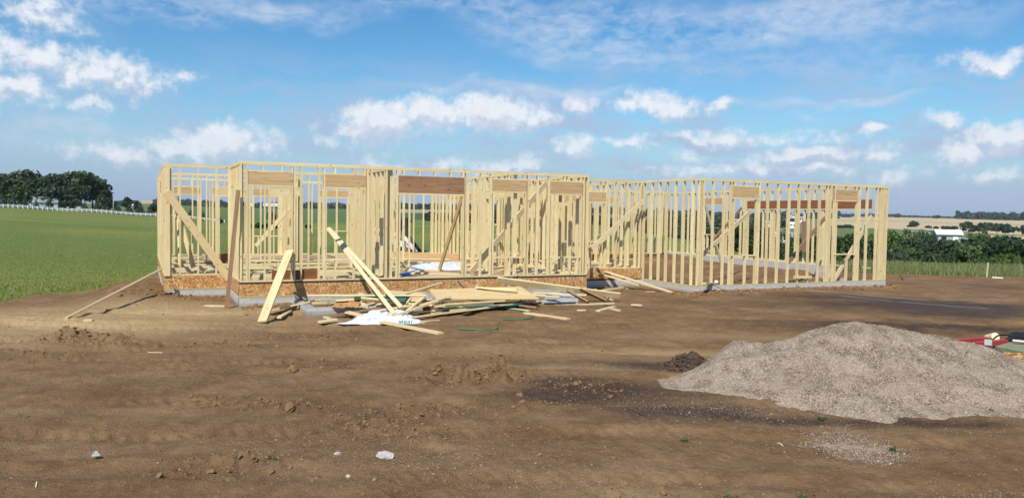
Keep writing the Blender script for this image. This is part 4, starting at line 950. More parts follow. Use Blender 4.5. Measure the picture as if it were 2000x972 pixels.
# things on the floor deck
def DB(p1,p2,w,label,z=ZD+.02,mat=None,roll=0.,t=.038,z2=None,name='deck_board'):
    return LB(p1,z,p2,z if z2 is None else z2,w,label,mat=mat or WOOD,roll=roll,t=t,name=name,group='boards lying on the floor inside the frame')
DB((760,497),(897,503),.24,'long brown beam lying at the back of the front room',z=ZD+.10,mat=WOODH,roll=H2,t=.09)
DB((762,505),(878,506),.24,'wide pale board behind the white wrap',z=ZD+.05,mat=WOODP)
DB((783,512),(880,513),.14,'pale board just behind the white wrap',z=ZD+.04)
DB((788,527),(866,528),.09,'thin pale board in front of the white wrap',mat=WOODP)
DB((797,533),(898,534.5),.12,'pale board nearest the door opening',mat=WOODP)
DB((762,517),(799,505),.14,'board lying diagonally left of the white wrap')
DB((762,531),(786,529),.12,'short board left of the blue cloth')
DB((905,508),(955,511),.18,'thick plank right of the door, rear one',z=ZD+.1,roll=.8)
DB((906,517),(955,519),.16,'thick plank right of the door, front one',z=ZD+.06)
DB((965,502),(1020,505),.20,'broad beam behind the fourth window',z=ZD+.16,roll=1.2,t=.07)
DB((965,515),(1030,517),.14,'plank under the broad beam behind the fourth window',z=ZD+.03)
DB((1030,505),(1092,518),.16,'plank sloping right behind the right-hand window',z=ZD+.2,z2=ZD+.05,roll=.4)
DB((1010,521),(1065,529),.14,'flat plank behind the right-hand window sill')
DB((1060,531),(1125,533),.14,'plank lying along the sill of the right-hand window')
DB((531,538),(622,536),.24,'dark reddish beam standing on edge behind the leftmost windows',z=ZD+.14,mat=LVL,roll=H2-.1,t=.045)
DB((488,534),(527,532),.12,'pale plank across the joists, lower left',mat=WOODP)
DB((590,542),(612,541),.14,'short pale plank in front of the dark reddish beam',mat=WOODP)
DB((640,541),(700,539),.14,'plank across the joists behind the second window',mat=WOODP)
DB((488,502),(560,499),.20,'wide plank across the joists at the rear left',mat=WOOD)
DB((500,511),(610,506),.14,'plank across the joists in the middle of the room')
DB((640,520),(690,517),.14,'plank across the joists under the second window sill')
DB((343,534),(356,534),.14,'short plank across the joists in the left wing, left one',mat=WOODP)
DB((372,532),(393,531),.14,'short plank across the joists in the left wing, middle one',mat=WOODP)
DB((400,531),(417,530),.14,'short plank across the joists in the left wing, right one',mat=WOODP)
DB((340,507),(395,505),.18,'plank lying at the back of the left wing')
DB((430,505),(458,502),.3,'dark beam on edge behind the corner of the left wing',z=ZD+.12,mat=LVL,roll=H2,t=.05)
DB((1032,496),(1042,498),.10,'small red painted block between the studs',z=ZD+.3,mat=RED,t=.09)
DB((1150,508),(1235,506),.14,'plank lying on the floor of the porch room')
crumple('plastic_wrap',[onZ(795,530,ZD),onZ(905,528,ZD),onZ(900,512,ZD),onZ(812,517,ZD)],50,26,.13,PLASTIC,'white plastic wrap bunched on the floor inside the door','plastic wrap',ZD,6.,3)
crumple('blue_cloth',[onZ(783,540,ZD),onZ(803,539,ZD),onZ(802,533,ZD),onZ(786,534,ZD)],20,14,.07,BLUE,'small crumpled blue cloth on the floor inside the door','cloth',ZD,5.,8)
# garage interior scraps
LB((1490,530),.1,(1560,534),.1,.12,'old board on the dirt inside the garage',mat=WOODD,group=None); LB((1385,512),.15,(1410,514),.15,.12,'pale board on the dirt at the back of the garage',group=None)

# ------------------------------------------------------------------ scrap heap on the right edge
zr=0.
g='scraps behind the gravel heap'
def RB2(name,p1,z1,p2,z2,w,t,mat,label,cat,roll=0.,tone=None): return board(name,onZ(*p1,z1),onZ(*p2,z2),w,t,roll,mat,label,cat,g,tone)
RB2('steel_beam',(1836,671),.12,(1933,662),.12,.10,.09,RED,'red painted steel beam, the longer left one','steel beam')
RB2('steel_beam',(1900,673),.10,(1964,667),.10,.10,.09,RED,'red painted steel beam, the shorter right one','steel beam')
sheet([onZ(1880,671,.14),onZ(1912,690,.10),onZ(1918,678,.12),onZ(1902,669,.14)],.04,TREAT,'scrap_sheet','yellowish panel lying between the gravel and the red beams','panel',g)
sheet([onZ(1943,676,.22),onZ(2012,690,.22),onZ(2040,675,.26),onZ(1972,668,.24)],.07,simple('grey green board',(.24,.26,.15),.8,(.18,.20,.12)),'scrap_sheet','thick grey green panel at the right edge','panel',g)
RB2('concrete_post',(1932,690),.0,(1930,668),.38,.10,.09,CONC,'upright broken concrete post in front of the red beams','concrete post',tone=.4)
RB2('timber',(1925,695),.10,(2030,692),.12,.14,.05,WOODP,'pale timber lying along the right scrap heap','timber')
RB2('timber',(1975,716),.04,(2040,717),.04,.08,.04,WOODP,'thin pale timber nearest to the gravel','timber')
RB2('strand_board',(1958,702),.10,(2050,706),.10,.24,.03,OSB,'orange strand board on edge under the pale timber','board',1.3)
RB2('timber',(1940,684),.12,(1962,693),.10,.09,.04,WOODP,'short pale lath slanting beside the concrete post','timber',.3)
RB2('wood_block',(1968,688),.12,(1985,686),.14,.14,.09,TREAT,'square wood block under the green panel','wood block')
RB2('wood_block',(1868,676),.10,(1880,675),.12,.08,.06,WOODP,'small cream block left of the yellowish panel','wood block')
def cyl(r,h,n=20):
    V=[];Fc=[]
    a=np.linspace(0,2*math.pi,n,endpoint=False)
    for zz in (-h/2,h/2):
        for k in a: V.append((r*math.cos(k),r*math.sin(k),zz))
    c0=len(V); V+= [(0,0,-h/2),(0,0,h/2)]
    for i in range(n): j=(i+1)%n; Fc+=[(i,j,n+j),(i,n+j,n+i),(c0,j,i),(c0+1,n+i,n+j)]
    return np.array(V),np.array(Fc)
V,Fc=cyl(.075,.22); o=link('log_end',arr_mesh('log_end',V,Fc),WOODP); o.location=tuple(onZ(1937,659,.16)); o.rotation_euler=(1.25,.25,-.5); tag(o,'short cream log end lying behind the red beams','log',g)
crumple('black_sheeting',[onZ(1962,664,0.05),onZ(2040,668,0.05),onZ(2040,652,.1),onZ(1968,654,.1)],30,20,.10,BLACK,'black plastic sheeting at the far side of the right scrap heap','plastic sheeting',0,5.,2)
RB2('white_strip',(1978,664),.30,(2020,668),.30,.06,.02,WHITE,'white plastic strip on the black sheeting','strip')
tube('black_cable',[onZ(1940,662,.2),onZ(1950,655,.3),onZ(1970,654,.34),onZ(2000,660,.3)],.014,BLACK,'black cable arching beside the cream log end','cable',g)
# stake, litter, twigs
board('survey_stake',onZ(1927,542,0),onZ(1930,515,1.0) if False else np.array([*onZ(1927,542,0)[:2],.60])+np.array([.06,0,0]),.045,.03,0,WOODP,'pale wooden survey stake at the edge of the grass','stake')
LB((1938,541.5),.05,(1959,542.5),.05,.18,'white board lying beside the survey stake',mat=WHITE,group=None)
crumple('paper_litter',[onZ(179,893,0),onZ(196,891,0),onZ(194,886,0),onZ(182,886,0)],16,12,.04,simple('grey paper',(.46,.46,.43),.8),'crumpled grey paper scrap in the left foreground','paper',0,3.,4)
for i,(p,lab) in enumerate([([(1225,796),(1240,802),(1262,812),(1272,816)],'dark twig on the wet patch left of the gravel'),([(285,683),(300,686),(318,689)],'pale dry stalk near the left clod heap'),([(1530,868),(1525,864),(1519,860)],'short pale straw below the gravel'),([(70,955),(72,945)],'short straw at the lower left')]):
    tube('twig',gp(*p,r=.006),.006,BARK if i==0 else WOODP,lab,'twig',smooth=False)

# ------------------------------------------------------------------ plants
def soup(P,size,normal_bias=None,asp=1.,zs=1.):
    """one quad per point, random orientation"""
    n=len(P); a=rng.normal(0,1,(n,3)); 
    if normal_bias is not None: a=a+normal_bias
    a/=np.linalg.norm(a,axis=1)[:,None]; t=np.cross(a,rng.normal(0,1,(n,3))); t/=np.linalg.norm(t,axis=1)[:,None]; w=np.cross(a,t)
    s_=size[:,None]; V=np.stack([P-t*s_-w*s_*asp,P+t*s_-w*s_*asp*.6,P+t*s_*.7+w*s_*asp,P-t*s_*.8+w*s_*asp*.8],1)
    return V.reshape(-1,3)
def add_leaf(name,P,size,tone,mat,parent,bias=None):
    V=soup(P,size,bias); Fc=np.arange(len(V)).reshape(-1,4); me=arr_mesh(name,V,Fc,{'tone':('FLOAT',np.repeat(np.clip(tone,0,1),4))}); return link(name,me,mat,parent,(0,0,0))
def crown_pts(n,rx,ry,h,zc,lobes,rs,low=.35):
    L=[];C=[]
    for k in range(lobes):
        d=rs.normal(0,1,3); d/=np.linalg.norm(d); rad=rs.uniform(.25,.78); C.append((d*np.array([rx,ry,h/2])*rad+np.array([0,0,zc]),rs.uniform(low,low+.22)))
    pts=[];tn=[];nb=[]
    per=n//lobes
    for c,s_ in C:
        d=rs.normal(0,1,(per,3)); d/=np.linalg.norm(d,axis=1)[:,None]; d[:,2]=np.where(d[:,2]<-.4,-d[:,2],d[:,2])
        r=rs.uniform(.55,1.05,(per,1)); p=c+d*r*np.array([rx,ry,h/2])*s_; pts.append(p); tn.append(rs.normal(.42,.17,per)+rs.normal(0,.13)); nb.append(d*1.3)
    return np.concatenate(pts),np.concatenate(tn),np.concatenate(nb)
def stem(parent,h,r,nl,rx,rs,lean=.0):
    V=[];Fc=[]
    def limb(p,q,r0_,r1_,seg=6):
        p,q=np.array(p,float),np.array(q,float); d=q-p; d/=np.linalg.norm(d); s_=np.cross(d,(.3,.9,.2)); s_/=np.linalg.norm(s_); w=np.cross(s_,d); b0=len(V)
        for P,rr in ((p,r0_),((p+q)/2+rs.normal(0,.04*np.linalg.norm(q-p),3),(r0_+r1_)/2),(q,r1_)):
            for k in range(seg): a=6.283*k/seg; V.append(P+rr*(math.cos(a)*s_+math.sin(a)*w))
        for l in range(2):
            for k in range(seg): Fc.append((b0+l*seg+k,b0+l*seg+(k+1)%seg,b0+(l+1)*seg+(k+1)%seg,b0+(l+1)*seg+k))
    limb((0,0,-.5),(lean,0,h*.75),r,r*.35)
    for k in range(nl):
        z=h*rs.uniform(.28,.6); a=rs.uniform(0,6.28); limb((lean*z/h,0,z),(rx*.65*math.cos(a),rx*.65*math.sin(a),z+h*rs.uniform(.12,.28)),r*.45,r*.12)
    return link('trunk',arr_mesh('trunk',np.array(V),np.array(Fc),smooth=True),BARK,parent,(0,0,0))
def tree(name,px,dist,ytop,wpx,label,mat=None,n=900,lobes=9,leaf=None,group=None,cat='tree',seed=None,zbase=None,trunkfrac=.18,low=.36):
    rs=np.random.default_rng(int(px*7+ytop*3+dist)); x,y=at(px,dist,ytop); z0_=tz(x,y) if zbase is None else zbase
    top=zat(px,ytop,dist); h=max(top-z0_,.8); rx=wpx/2*dist/F; t=empty(name,(x,y,z0_),label,cat,group)
    cz=h*(.5+trunkfrac/2); P,tn,nb=crown_pts(n,rx,rx*.9,h*(1-trunkfrac),cz,lobes,rs,low)
    P[:,2]=np.clip(P[:,2]*(h/np.percentile(P[:,2],99.3))*1.,.02*h,h*1.02); P[:,:2]*=rx/np.percentile(np.abs(P[:,:2]),97)
    if leaf is None: leaf=max(rx*.085,.0011*dist)
    add_leaf('crown',P,rs.uniform(.6,1.3,len(P))*leaf,tn,mat or LEAF,t,nb)
    stem(t,h,max(.03*h,.08),5,rx,rs); return t
def conifer(px,dist,ytop,wpx,label,group,ybase=None,n=750):
    rs=np.random.default_rng(int(px*11+dist)); x,y=at(px,dist,ytop); z0_=tz(x,y); top=zat(px,ytop,dist); h=max(top-z0_,1.5); rx=wpx/2*dist/F
    t=empty('conifer',(x,y,z0_),label,'conifer',group)
    u=1-np.sqrt(rs.uniform(0,1,n)); lay=9; ul=(np.floor(u*lay)+rs.uniform(0,.55,n))/lay; rr=rx*(1-ul)**.85*np.sqrt(rs.uniform(.25,1.1,n)); a=rs.uniform(0,6.28,n)
    P=np.stack([rr*np.cos(a),rr*np.sin(a),h*(.04+.96*np.clip(ul,0,1))-rr*.22],-1); P[:,2]=np.maximum(P[:,2],.03*h)
    add_leaf('foliage',P,rs.uniform(.5,1.2,n)*rx*.13*(1.1-.6*ul),rs.normal(.45,.22,n),SPRUCE,t,np.stack([np.cos(a),np.sin(a),np.full(n,.4)],-1)*1.2)
    stem(t,h,.10*rx+.05,0,rx,rs); return t
# white fence on the left and the conifers behind it
def fdist(px): return float(np.interp(px,[-120,0,300,445],[328,335,356,372]))
def fence(pxs,df,hgt,label,off_=0.):
    P=[]
    for px in pxs:
        d=df(px); x,y=at(px,d,410); P.append((x,y,tz(x,y)+off_))
    t=empty('rail_fence',P[0],label,'fence'); o0=np.array(P[0]); r=[MB(),MB(),MB()]
    for a,b_ in zip(P[:-1],P[1:]):
        for k,zz in enumerate((.50,.78,1.06)): r[k].beam(np.array(a)-o0+(0,0,zz*hgt/1.2),np.array(b_)-o0+(0,0,zz*hgt/1.2),.05,.23*hgt/1.2,tone=.5)
    for k in r: k.build('rail',WHITE,t,(0,0,0))
    base=None
    for p in P:
        if base is None:
            q=MB(); q.box(-.13,.13,-.13,.13,-.1,hgt*1.08,2,.5); base=q.build('post',WHITE,t,np.array(p)-o0)
        else:
            c=base.copy(); col.objects.link(c); c.parent=t; c.location=tuple(np.array(p)-o0)
    return t
fence(np.arange(-80,446,9.6),fdist,1.25,'long white rail fence along the far side of the left meadow')
fence(np.arange(50,166,9.6),lambda px:fdist(px)+45,1.25,'short white fence in front of the house among the trees',.4)
cf=[(4,377,17),(25,381,17),(49,380,15),(70,387,14),(95,383,17),(165,391,15),(188,391,15),(209,398,14),(230,396,17),(252,396,19),(273,391,20),(293,400,14),(372,405,12),(397,409,11),(429,421,10)]
ordn=['leftmost','second','third','fourth','fifth','sixth','seventh','eighth','ninth','tenth','eleventh','twelfth','thirteenth','fourteenth','last']
for i,(px,yt,w) in enumerate(cf):
    lab=f'dark blue-green conifer behind the white fence, {ordn[i]}'+('' if i in(0,14) else ' from the left')+(' and seen through the studs' if i>11 else '')
    conifer(px,fdist(px)+9,yt,w,lab,'conifers along the white fence')
for px,yt,w,d,l in [(120,394,13,268,'low round bush behind the fence below the big bare-trunked tree'),(143,390,20,285,'wide bush behind the fence left of the sixth conifer'),(302,398,22,420,'brownish bushy tree at the left edge of the house frame')]:
    tree('bush',px,fdist(px)+12 if d<300 else d,yt,w,l,LEAFD,500,6,cat='bush',trunkfrac=.02)
wl=[(-55,338,70),(-18,340,62),(18,342,56),(48,335,66),(78,344,50),(102,341,46),(125,337,72),(152,344,44),(180,346,54),(205,372,22),(60,350,50),(100,352,50),(35,352,50),(-5,352,50),(147,356,40)]
wlab=['tall broad tree outside the left edge','tall dark tree at the left edge of the wood','tall tree second from the left in the wood','highest rounded tree left of the house roof','tree directly above the house roof','dark tree right of the house roof','wide tall tree with a pale bare trunk','narrow dark tree between the two biggest crowns','big dense tree at the right end of the wood','small tree at the foot of the right end tree',
      'lower dark tree behind the house','lower tree behind the third conifer','low tree under the highest rounded tree','low tree at the left edge under the tall one','low tree under the narrow dark tree']
for (px,yt,w),l in zip(wl,wlab):
    low_=yt>349; tree('broadleaf_tree',px,405 if low_ else 425+abs(px-60)*.1,yt,w,l,LEAFD if (px+yt)%3 else LEAF,1500,14,group='trees of the left wood',trunkfrac=.12 if not low_ else .02)
for px,yt,w,d,l in [(215,383,15,520,'round dark tree standing alone right of the wood'),(247,386,14,480,'dark tree behind the tenth conifer'),(267,393,10,500,'small dark tree behind the eleventh conifer')]:
    tree('broadleaf_tree',px,d,yt,w,l,LEAFD,700,8,trunkfrac=.08)
# far woodland strips (nobody could count them)
def woods(name,runs,label,mat=FARW,dens=1.):
    P=[];S_=[];T_=[];B=[]
    for (pxa,ya,pxb,yb,hpx,dist) in runs:
        n=int(abs(pxb-pxa)*7*dens)+20; k=rng.uniform(0,1,n); px=pxa+(pxb-pxa)*k; yy=ya+(yb-ya)*k
        A=np.interp(px,CPX,CPA); hh=hpx*dist/F*(.45+.75*fbm(px*.09+dist,px*0+3.,3,7)); d=dist*(1+rng.uniform(-.02,.02,n)); x=d*np.sin(A); y=d*np.cos(A)
        zb_=terrain(x,y,False); u=rng.uniform(0,1,n)**.8; P.append(np.stack([x,y,zb_+hh*u],-1)); S_.append(np.full(n,dist*.0013)*rng.uniform(.6,1.3,n)); T_.append(rng.normal(.4,.2,n)); B.append(np.stack([-np.sin(A),-np.cos(A),np.full(n,.5)],-1))
    P=np.concatenate(P); c=P.mean(0); o=add_leaf(name,P-c,np.concatenate(S_),np.concatenate(T_),mat,None,np.concatenate(B)); o.location=tuple(c); return tag(o,label,'woodland',kind='stuff')
woods('woodland',[(222,395,262,395,9,1500),(300,400,470,404,12,1900),(470,404,620,404,11,2100),(600,404,1000,406,12,2000),(740,406,860,406,13,1990),(1000,410,1500,416,16,1900),(1500,418,1640,422,13,2100)],'long dark line of woods on the horizon behind the frame')
woods('woodland',[(1868,430,2040,430,13,2850),(1868,428,2040,426,9,3100)],'dark wood on the ridge at the right horizon',dens=3)
woods('woodland',[(1640,424,1900,424,2.2,3600),(1600,423,1760,423,5,5200)],'low bluish tree line on the horizon right of the frame')
woods('woodland',[(1130,452,1480,452,16,420),(1130,445,1500,440,14,600),(1380,470,1500,470,18,180),(880,432,990,432,16,345),(1270,440,1560,440,18,900)],'dark thicket in the hollow behind the frame',LEAFD,2.)
for px,yt,w,d,l in [(530,413,15,380,'round dark bush in the middle of the far meadow'),(492,438,12,198,'hedge bush left of the window studs'),(504,436,14,199,'second hedge bush in the window'),(517,437,13,200,'third hedge bush in the window'),(531,435,14,201,'fourth hedge bush in the window'),(545,437,14,202,'hedge bush beside the wide interior post'),
     (428,428,10,300,'small dark bush seen through the left wing'),(601,440,12,205,'hedge bush between the interior posts')]:
    tree('bush',px,d,yt,w,l,LEAFD,500,6,cat='bush',trunkfrac=.02,group='bushes seen through the leftmost rooms')
for i,(px,yt,w) in enumerate([(832,417,16),(846,414,18),(860,416,18),(874,414,20),(892,412,22),(912,414,20),(930,410,20),(948,413,18),(967,412,20),(800,429,8),(790,432,8)]):
    tree('broadleaf_tree',px,330+i%3*8,yt,w,f'dark tree in the valley behind the doorway, {ordn[i]} of the row from the left' if i<9 else ('small bush on the field edge behind the doorway, right one' if i==9 else 'small bush on the field edge behind the doorway, left one'),LEAFD,650,8,group='valley trees behind the doorway',trunkfrac=.03)
# thicket on the right
rt=[(1400,446,50,120,LEAFD,'dark tree behind the garage corner post'),(1440,436,50,125,LEAFD,'tall dark tree behind the garage window'),(1478,448,44,118,LEAF,'green tree right of the garage window'),(1510,452,50,122,LEAFD,'dark tree behind the garage, fifth stud'),(1545,470,50,112,LEAF,'lower green tree in the middle of the garage studs'),
 (1583,458,50,120,LEAFD,'dark tree behind the right half of the garage'),(1618,466,50,114,LEAF,'green tree hidden behind the stud cluster'),(1650,462,44,110,LEAF,'green tree framed by the rightmost window'),(1685,470,46,112,LEAFD,'dark tree left of the garage end corner'),
 (1722,455,54,118,LEAFL,'light green tree just right of the garage end'),(1752,462,60,112,LEAFL,'light green tree second to the right of the garage'),(1775,452,30,150,LEAF,'green tree top behind the light green pair'),(1800,452,22,190,LEAFD,'small dark tree left of the white barn roof'),(1817,457,18,190,LEAFD,'smaller dark tree next to the white barn roof'),
 (1841,456,20,260,LEAFD,'round dark tree behind the white barn'),(1866,456,16,260,LEAFD,'small round tree right behind the white barn'),(1892,458,22,250,LEAFD,'dark round tree between the barn and the pale green tree'),(1914,452,24,170,LEAFL,'tall pale green tree standing above the thicket'),
 (1800,470,70,110,LEAFD,'wide dark bush below the small dark trees'),(1838,474,80,108,LEAFD,'large dark bush in front of the white barn'),(1878,472,80,112,LEAFD,'dark bush right of the barn'),(1950,467,110,116,LEAFD,'biggest dark crown of the right thicket'),(1912,478,60,105,LEAF,'green bush in the centre of the thicket'),
 (1990,492,60,118,LEAFL,'green tree at the right edge of the picture'),(1780,486,54,96,LEAF,'low green bush at the left foot of the thicket'),(2020,490,60,130,LEAF,'dark tree cut off by the right edge'),(1965,500,60,92,LEAFL,'light low shrub under the biggest dark crown'),(1925,505,44,90,LEAF,'low shrub behind the survey stake'),(1745,492,50,92,LEAFD,'low dark shrub beside the garage end'),(1850,500,50,90,LEAFD,'low dark shrub at the middle foot of the thicket'),(2005,508,50,90,LEAF,'low shrub at the right edge')]
for px,yt,w,d,mt,l in rt: tree('broadleaf_tree' if yt<480 else 'bush',px,d,yt-3,w*1.12,l,mt,2600 if w>40 else 900,14 if w>40 else 7,zbase=zat(px,540,d),group='trees and bushes of the right thicket',cat='tree' if yt<480 else 'bush',trunkfrac=.02,low=.36,leaf=max(w/2*d/F*.062,.14))
ft=[(1787,433,15,1050,'dark tree alone in the tan field'),(1777,441,8,1040,'small bush at the left foot of the lone field tree'),(1813,442,8,1050,'first small bush on the field edge'),(1828,444,6,1050,'second small bush on the field edge'),(1846,443,10,1050,'third small bush on the field edge'),(1862,443,12,1040,'fourth small bush on the field edge'),
 (1884,436,16,1000,'leftmost tree of the far clump'),(1898,434,18,1010,'second tree of the far clump'),(1914,436,18,1000,'third tree of the far clump'),(1930,436,20,1010,'fourth tree of the far clump'),(1948,437,20,1000,'fifth tree of the far clump'),(1964,438,16,1010,'sixth tree of the far clump'),(1980,443,16,1000,'rightmost low tree of the far clump'),(1999,440,8,1020,'bush at the right edge of the tan field'),
 (1662,440,18,900,'dark tree on the tan field in the rightmost window, right one'),(1640,441,24,900,'dark trees on the tan field in the rightmost window, left one'),(1653,421,12,2500,'lone round tree on the skyline in the rightmost window'),(1830,422,12,2700,'tiny tree on the skyline above the tan field'),(1752,421,8,2700,'tiny bush on the skyline right of the garage')]
for px,yt,w,d,l in ft: tree('field_tree',px,d,yt,w,l,LEAFD,450,6,group='trees far off in the fields',trunkfrac=.02)

# grass and weeds
def blades(name,regs,label,mat):
    V=[];T_=[]
    for (pxa,pxb,ra,rb,n,h,w,tn) in regs:
        A=rng.uniform(azd(pxa),azd(pxb),n); R=ra+(rb-ra)*rng.uniform(0,1,n)**1.9; x=R*np.sin(A); y=R*np.cos(A); k=dirt_amount(x,y)+rng.normal(0,.1,n)<.45
        x,y=x[k],y[k]; m_=len(x); z=terrain(x,y); cl=fbm(x*.7,y*.7,3,61); hh=h*rng.uniform(.4,1.2,m_)*(.5+cl); a=rng.uniform(0,6.28,m_); lx=rng.normal(0,.35,m_)*hh; ly=rng.normal(0,.35,m_)*hh
        b0=np.stack([x-np.cos(a)*w,y-np.sin(a)*w,z-.01],-1); b1=np.stack([x+np.cos(a)*w,y+np.sin(a)*w,z-.01],-1); tp=np.stack([x+lx,y+ly,z+hh],-1)
        V.append(np.stack([b0,b1,tp],1).reshape(-1,3)); T_.append(np.repeat(np.clip(rng.normal(tn,.2,m_),0,1),3))
    V=np.concatenate(V); me=arr_mesh(name,V,np.arange(len(V)).reshape(-1,3),{'tone':('FLOAT',np.concatenate(T_))}); tag(link(name,me,mat),label,'grass',kind='stuff')
GR1=leaf_mat('meadow grass',(.18,.225,.055),(.27,.31,.085),(.40,.39,.14),.3); GR2=leaf_mat('weedy grass',(.11,.15,.045),(.21,.245,.085),(.42,.38,.19),.35)
blades('meadow_grass',[(-60,330,20,110,130000,.028,.018,.5),(300,1450,34,90,50000,.04,.025,.45),(-60,330,19.5,26,9000,.10,.012,.6)],'short green meadow grass left of and behind the frame',GR1)
blades('tall_weeds',[(1650,2060,31,47,45000,.20,.018,.55),(1380,1650,31,45,14000,.2,.018,.5),(1650,2060,32,40,1500,.7,.012,.6)],'rough weedy grass strip beyond the soil on the right',GR2)
def weed(px,py,s_,label,mat,n=40,z=None):
    P=onZ(px,py,0); zz=tzd(P[0],P[1])+max(0,float(pile_h(np.array([P[0]]),np.array([P[1]]))[0])); t=empty('weed',(P[0],P[1],zz),label,'weed'); rs=np.random.default_rng(int(px))
    p=rs.normal(0,1,(n,3))*np.array([s_,s_,s_*.5]); p[:,2]=np.abs(p[:,2])+.01; add_leaf('foliage',p,np.full(n,s_*.32),rs.uniform(.3,.9,n),mat,t)
for px,py,l in [(1604,812,'small green weed sprouting on the gravel edge'),(1339,858,'tiny green weed left of the gravel'),(1744,872,'green weed below the gravel on the right'),(1430,968,'green weed at the lower edge of the picture'),(1571,968,'dark green weed at the lower edge, right one'),(530,902,'faint green weed in the centre left foreground')]:
    weed(px,py,.028,l,LEAF)
# dry branch in the weeds
tube('dry_branch',[onZ(1757,537,.02),onZ(1763,532,.2),onZ(1768,525,.45)],.02,WOODP,'pale forked branch lying in the weeds beside the garage','branch',smooth=False)

# ------------------------------------------------------------------ buildings far off
def farm_house(name,px,dist,wm,dm,wh,rh,rot,wmat,rmat,label,cat,ybase=None,over=.4):
    x,y=at(px,dist,410); z=tz(x,y) if ybase is None else zat(px,ybase,dist); t=empty(name,(x,y,z),label,cat); t.rotation_euler=(0,0,rot)
    q=MB(); q.box(-wm/2,wm/2,-dm/2,dm/2,-1,wh,0,.5); w=q.build('wall',wmat,t,(0,0,0))
    V=[(-wm/2,-dm/2,wh),(wm/2,-dm/2,wh),(wm/2,dm/2,wh),(-wm/2,dm/2,wh),(-wm/2,0,wh+rh),(wm/2,0,wh+rh)]
    g_=arr_mesh('gable',np.array(V)*np.array([.985,.97,1]),np.array([(0,4,3),(1,2,5)])); link('gable',g_,wmat,t,(0,0,0))
    o=over; r=MB(); 
    for sg in (-1,1):
        a=np.array([0,0,wh+rh+.06]); b_=np.array([0,sg*(dm/2+o),wh-rh*o/(dm/2)+.06]); c=(a+b_)/2; r.obox(c,(wm/2+o,0,0),(b_-a)/2,np.cross([1,0,0],(b_-a)/np.linalg.norm(b_-a))*.06,.5)
    r.build('roof',rmat,t,(0,0,0))
    nwin=max(2,int(wm/3.2))
    for sg in (-1,1):
        for k in range(nwin):
            xx=-wm/2+wm*(k+.5)/nwin; f=MB()
            if k==nwin//2 and wh<4: f.box(xx-.5,xx+.5,sg*(dm/2+.03)-.02,sg*(dm/2+.03)+.02,0,2.1,2,.5); f.build('door',GLASSD if wmat is WHITE else WHITE,t,(0,0,0))
            else: f.box(xx-.5,xx+.5,sg*(dm/2+.03)-.02,sg*(dm/2+.03)+.02,.9,2.1,2,.5); f.build('window',GLASSD,t,(0,0,0))
    return t
farm_house('farmhouse',87,400,8.5,8,2.8,2.3,.35,WHITE,ROOFG,'white house with a grey hipped roof among the left trees','house')
farm_house('barn',1852,200,4.6,5.2,2.6,.9,-.75,CONC,ROOFW,'barn with a bright white metal roof above the right thicket','barn',480)
farm_house('barn',260,900,9,5,2.5,1.4,.1,CONC,ROOFW,'pale low barn right of the left wood','barn')
VW=simple('cream siding',(.62,.60,.55),.7)
for px,d,wm,yb,l in [(1548,620,8,443,'white village house seen between garage studs, lower left'),(1563,640,8,432,'white village house seen between garage studs, upper right'),(1551,760,8,424,'white village house seen between garage studs, highest'),(1501,560,7,441,'small pale village house left of the white ones'),(1506,330,6,471,'low pale house down the slope between garage studs'),(1441,600,5,437,'tiny white village house behind the garage window'),(1545,300,6,474,'low white shed down the slope in the garage middle'),
   (531,1500,32,402,'long white farm building on the far hillside'),(489,1500,10,402,'short white farm building on the far hillside left of the long one'),(955,600,5,422,'small white farmhouse in the valley right of the door'),(1146,700,8,429,'pale farmhouse just right of the front wall end')]:
    farm_house('village_house',px,d,wm*(.6 if d<1000 else 1),4.5,2.2 if d<1000 else 3,1.4,random.uniform(-.6,.2)-.4,WHITE if px!=1501 else VW,ROOFG if d<1000 and px%2 else ROOFW,l,'house',yb)
def pole(px,ytop,ybase,dist,label,arm=True,mat=None):
    x,y=at(px,dist,ybase); z=zat(px,ybase,dist); h=zat(px,ytop,dist)-z; t=empty('utility_pole',(x,y,z),label,'pole'); V,Fc=cyl(.5,1,8)
    V=V*np.array([.28*dist/370,.28*dist/370,h])+np.array([0,0,h/2]); link('pole',arr_mesh('pole',V,Fc,smooth=True),mat or CONC,t,(0,0,0))
    if arm: q=MB(); q.box(-.9,.9,-.06,.06,h-.8,h-.65,0,.5); q.build('crossarm',BARK,t,(0,0,0))
pole(221.5,388,419,348,'pale utility pole standing at the white fence',False)
pole(1877,444,456,690,'small utility pole beside the far country road')
# country road on the right
pts=[]
for px,yy,d in [(1740,446,900),(1762,448,860),(1800,450.5,800),(1840,454,735),(1880,459,665),(1900,463,620)]:
    x,y=at(px,d,yy); pts.append((x,y))
V=[];Fc=[]
for i,(x,y) in enumerate(pts):
    V+=[(x,y-6,tz(x,y-6)+.25),(x,y+6,tz(x,y+6)+.25)]
    if i: k=2*i; Fc.append((k-2,k,k+1,k-1))
tag(link('road',arr_mesh('road',np.array(V),np.array(Fc)),simple('pale gravel road',(.45,.43,.38),.9)),kind='structure')

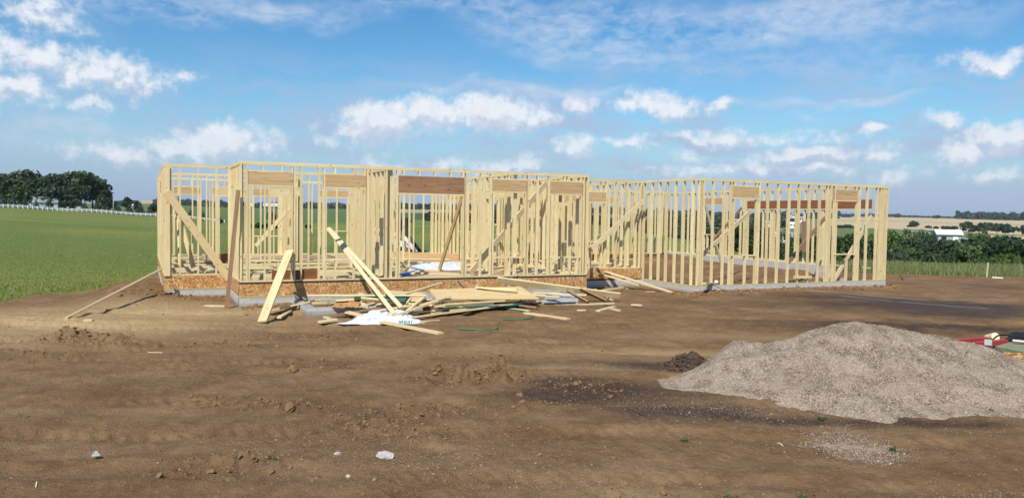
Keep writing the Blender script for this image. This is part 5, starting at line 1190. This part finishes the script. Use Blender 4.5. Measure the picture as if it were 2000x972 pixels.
# ------------------------------------------------------------------ loader parked behind the frame
def loader():
    P=onZ(772,500,0.0); x,y=at(770,36.5,497); z=tz(x,y); t=empty('skid_loader',(x,y,z),'white compact loader with black trim parked behind the frame','loader'); t.rotation_euler=(0,0,-.45); t.scale=(1.0,1.0,1.0)
    W=simple('white machine paint',(.72,.73,.76),.4,(.66,.67,.70),2.)
    q=MB(); q.box(-.95,.75,-.55,.55,.45,1.05,0,.5); q.box(-.95,-.35,-.5,.5,1.05,1.45,0,.5); q.build('body',W,t,(0,0,0))
    q=MB(); q.box(-.3,.6,-.42,.42,1.06,1.12,0); q.box(-.3,.6,-.42,.42,1.93,2.0,0)
    for a in (-.3,.53):
        for b_ in (-.42,.35): q.box(a,a+.07,b_,b_+.07,1.12,1.93,2)
    q.build('cab_frame',DARKG,t,(0,0,0))
    q=MB(); q.box(-.22,.52,-.40,-.385,1.14,1.9,2); q.box(-.22,.52,.385,.40,1.14,1.9,2); q.box(.56,.575,-.33,.33,1.14,1.9,2); q.build('cab_window',GLASSD,t,(0,0,0))
    V,Fc=cyl(.36,.26,20)
    for a in (-.55,.5):
        for sg in (-1,1):
            me=arr_mesh('wheel',V[:,[0,2,1]],Fc[:,::-1],smooth=False); w=link('wheel',me,BLACK,t,(a,sg*.68,.36)); v2,f2=cyl(.17,.28,14); link('rim',arr_mesh('rim',v2[:,[0,2,1]],f2[:,::-1]),W,w,(0,0,0))
    for sg in (-1,1):
        q=MB(); q.beam((-1.0,sg*.62,1.55),(.55,sg*.62,1.15),.10,.16,0,.5); q.beam((.55,sg*.62,1.15),(1.1,sg*.62,.45),.10,.15,0,.5); q.beam((-1.0,sg*.62,1.55),(-.95,sg*.62,.9),.10,.2,0,.5); q.build('lift_arm',W if sg<0 else BLACK,t,(0,0,0))
    q=MB(); q.box(1.0,1.05,-.75,.75,.15,.65,1); q.box(1.0,1.45,-.75,.75,.12,.17,1); q.box(1.0,1.4,-.76,-.73,.17,.5,0); q.box(1.0,1.4,.73,.76,.17,.5,0); q.build('bucket',DARKG,t,(0,0,0))
    q=MB(); q.box(-1.0,-.94,-.45,.45,.55,1.3,2); q.build('rear_grille',BLACK,t,(0,0,0))
loader()

# ------------------------------------------------------------------ air
hz=bpy.data.materials.new('haze'); hz.use_nodes=True; hz.node_tree.nodes.clear(); hb=NB(hz.node_tree)
pv=hb.n('ShaderNodeVolumePrincipled'); pv.inputs['Color'].default_value=(.80,.88,1,1); pv.inputs['Density'].default_value=.00005; pv.inputs['Anisotropy'].default_value=0
ho=hb.n('ShaderNodeOutputMaterial'); hb.L(pv.outputs[0],ho.inputs['Volume'])
sg=np.array([[i,j,k] for i in(-1,1) for j in(-1,1) for k in(-1,1)],float); zlo=float(_tab.min())-3
hv=sg*np.array([7300,7300,.5])+np.array([0,0,.5]); hv[:,2]=np.where(hv[:,2]>.5,140.,zlo)
tag(link('haze',arr_mesh('haze',hv,QF),hz),'thin pale air between the frame and the far fields','haze',kind='stuff')
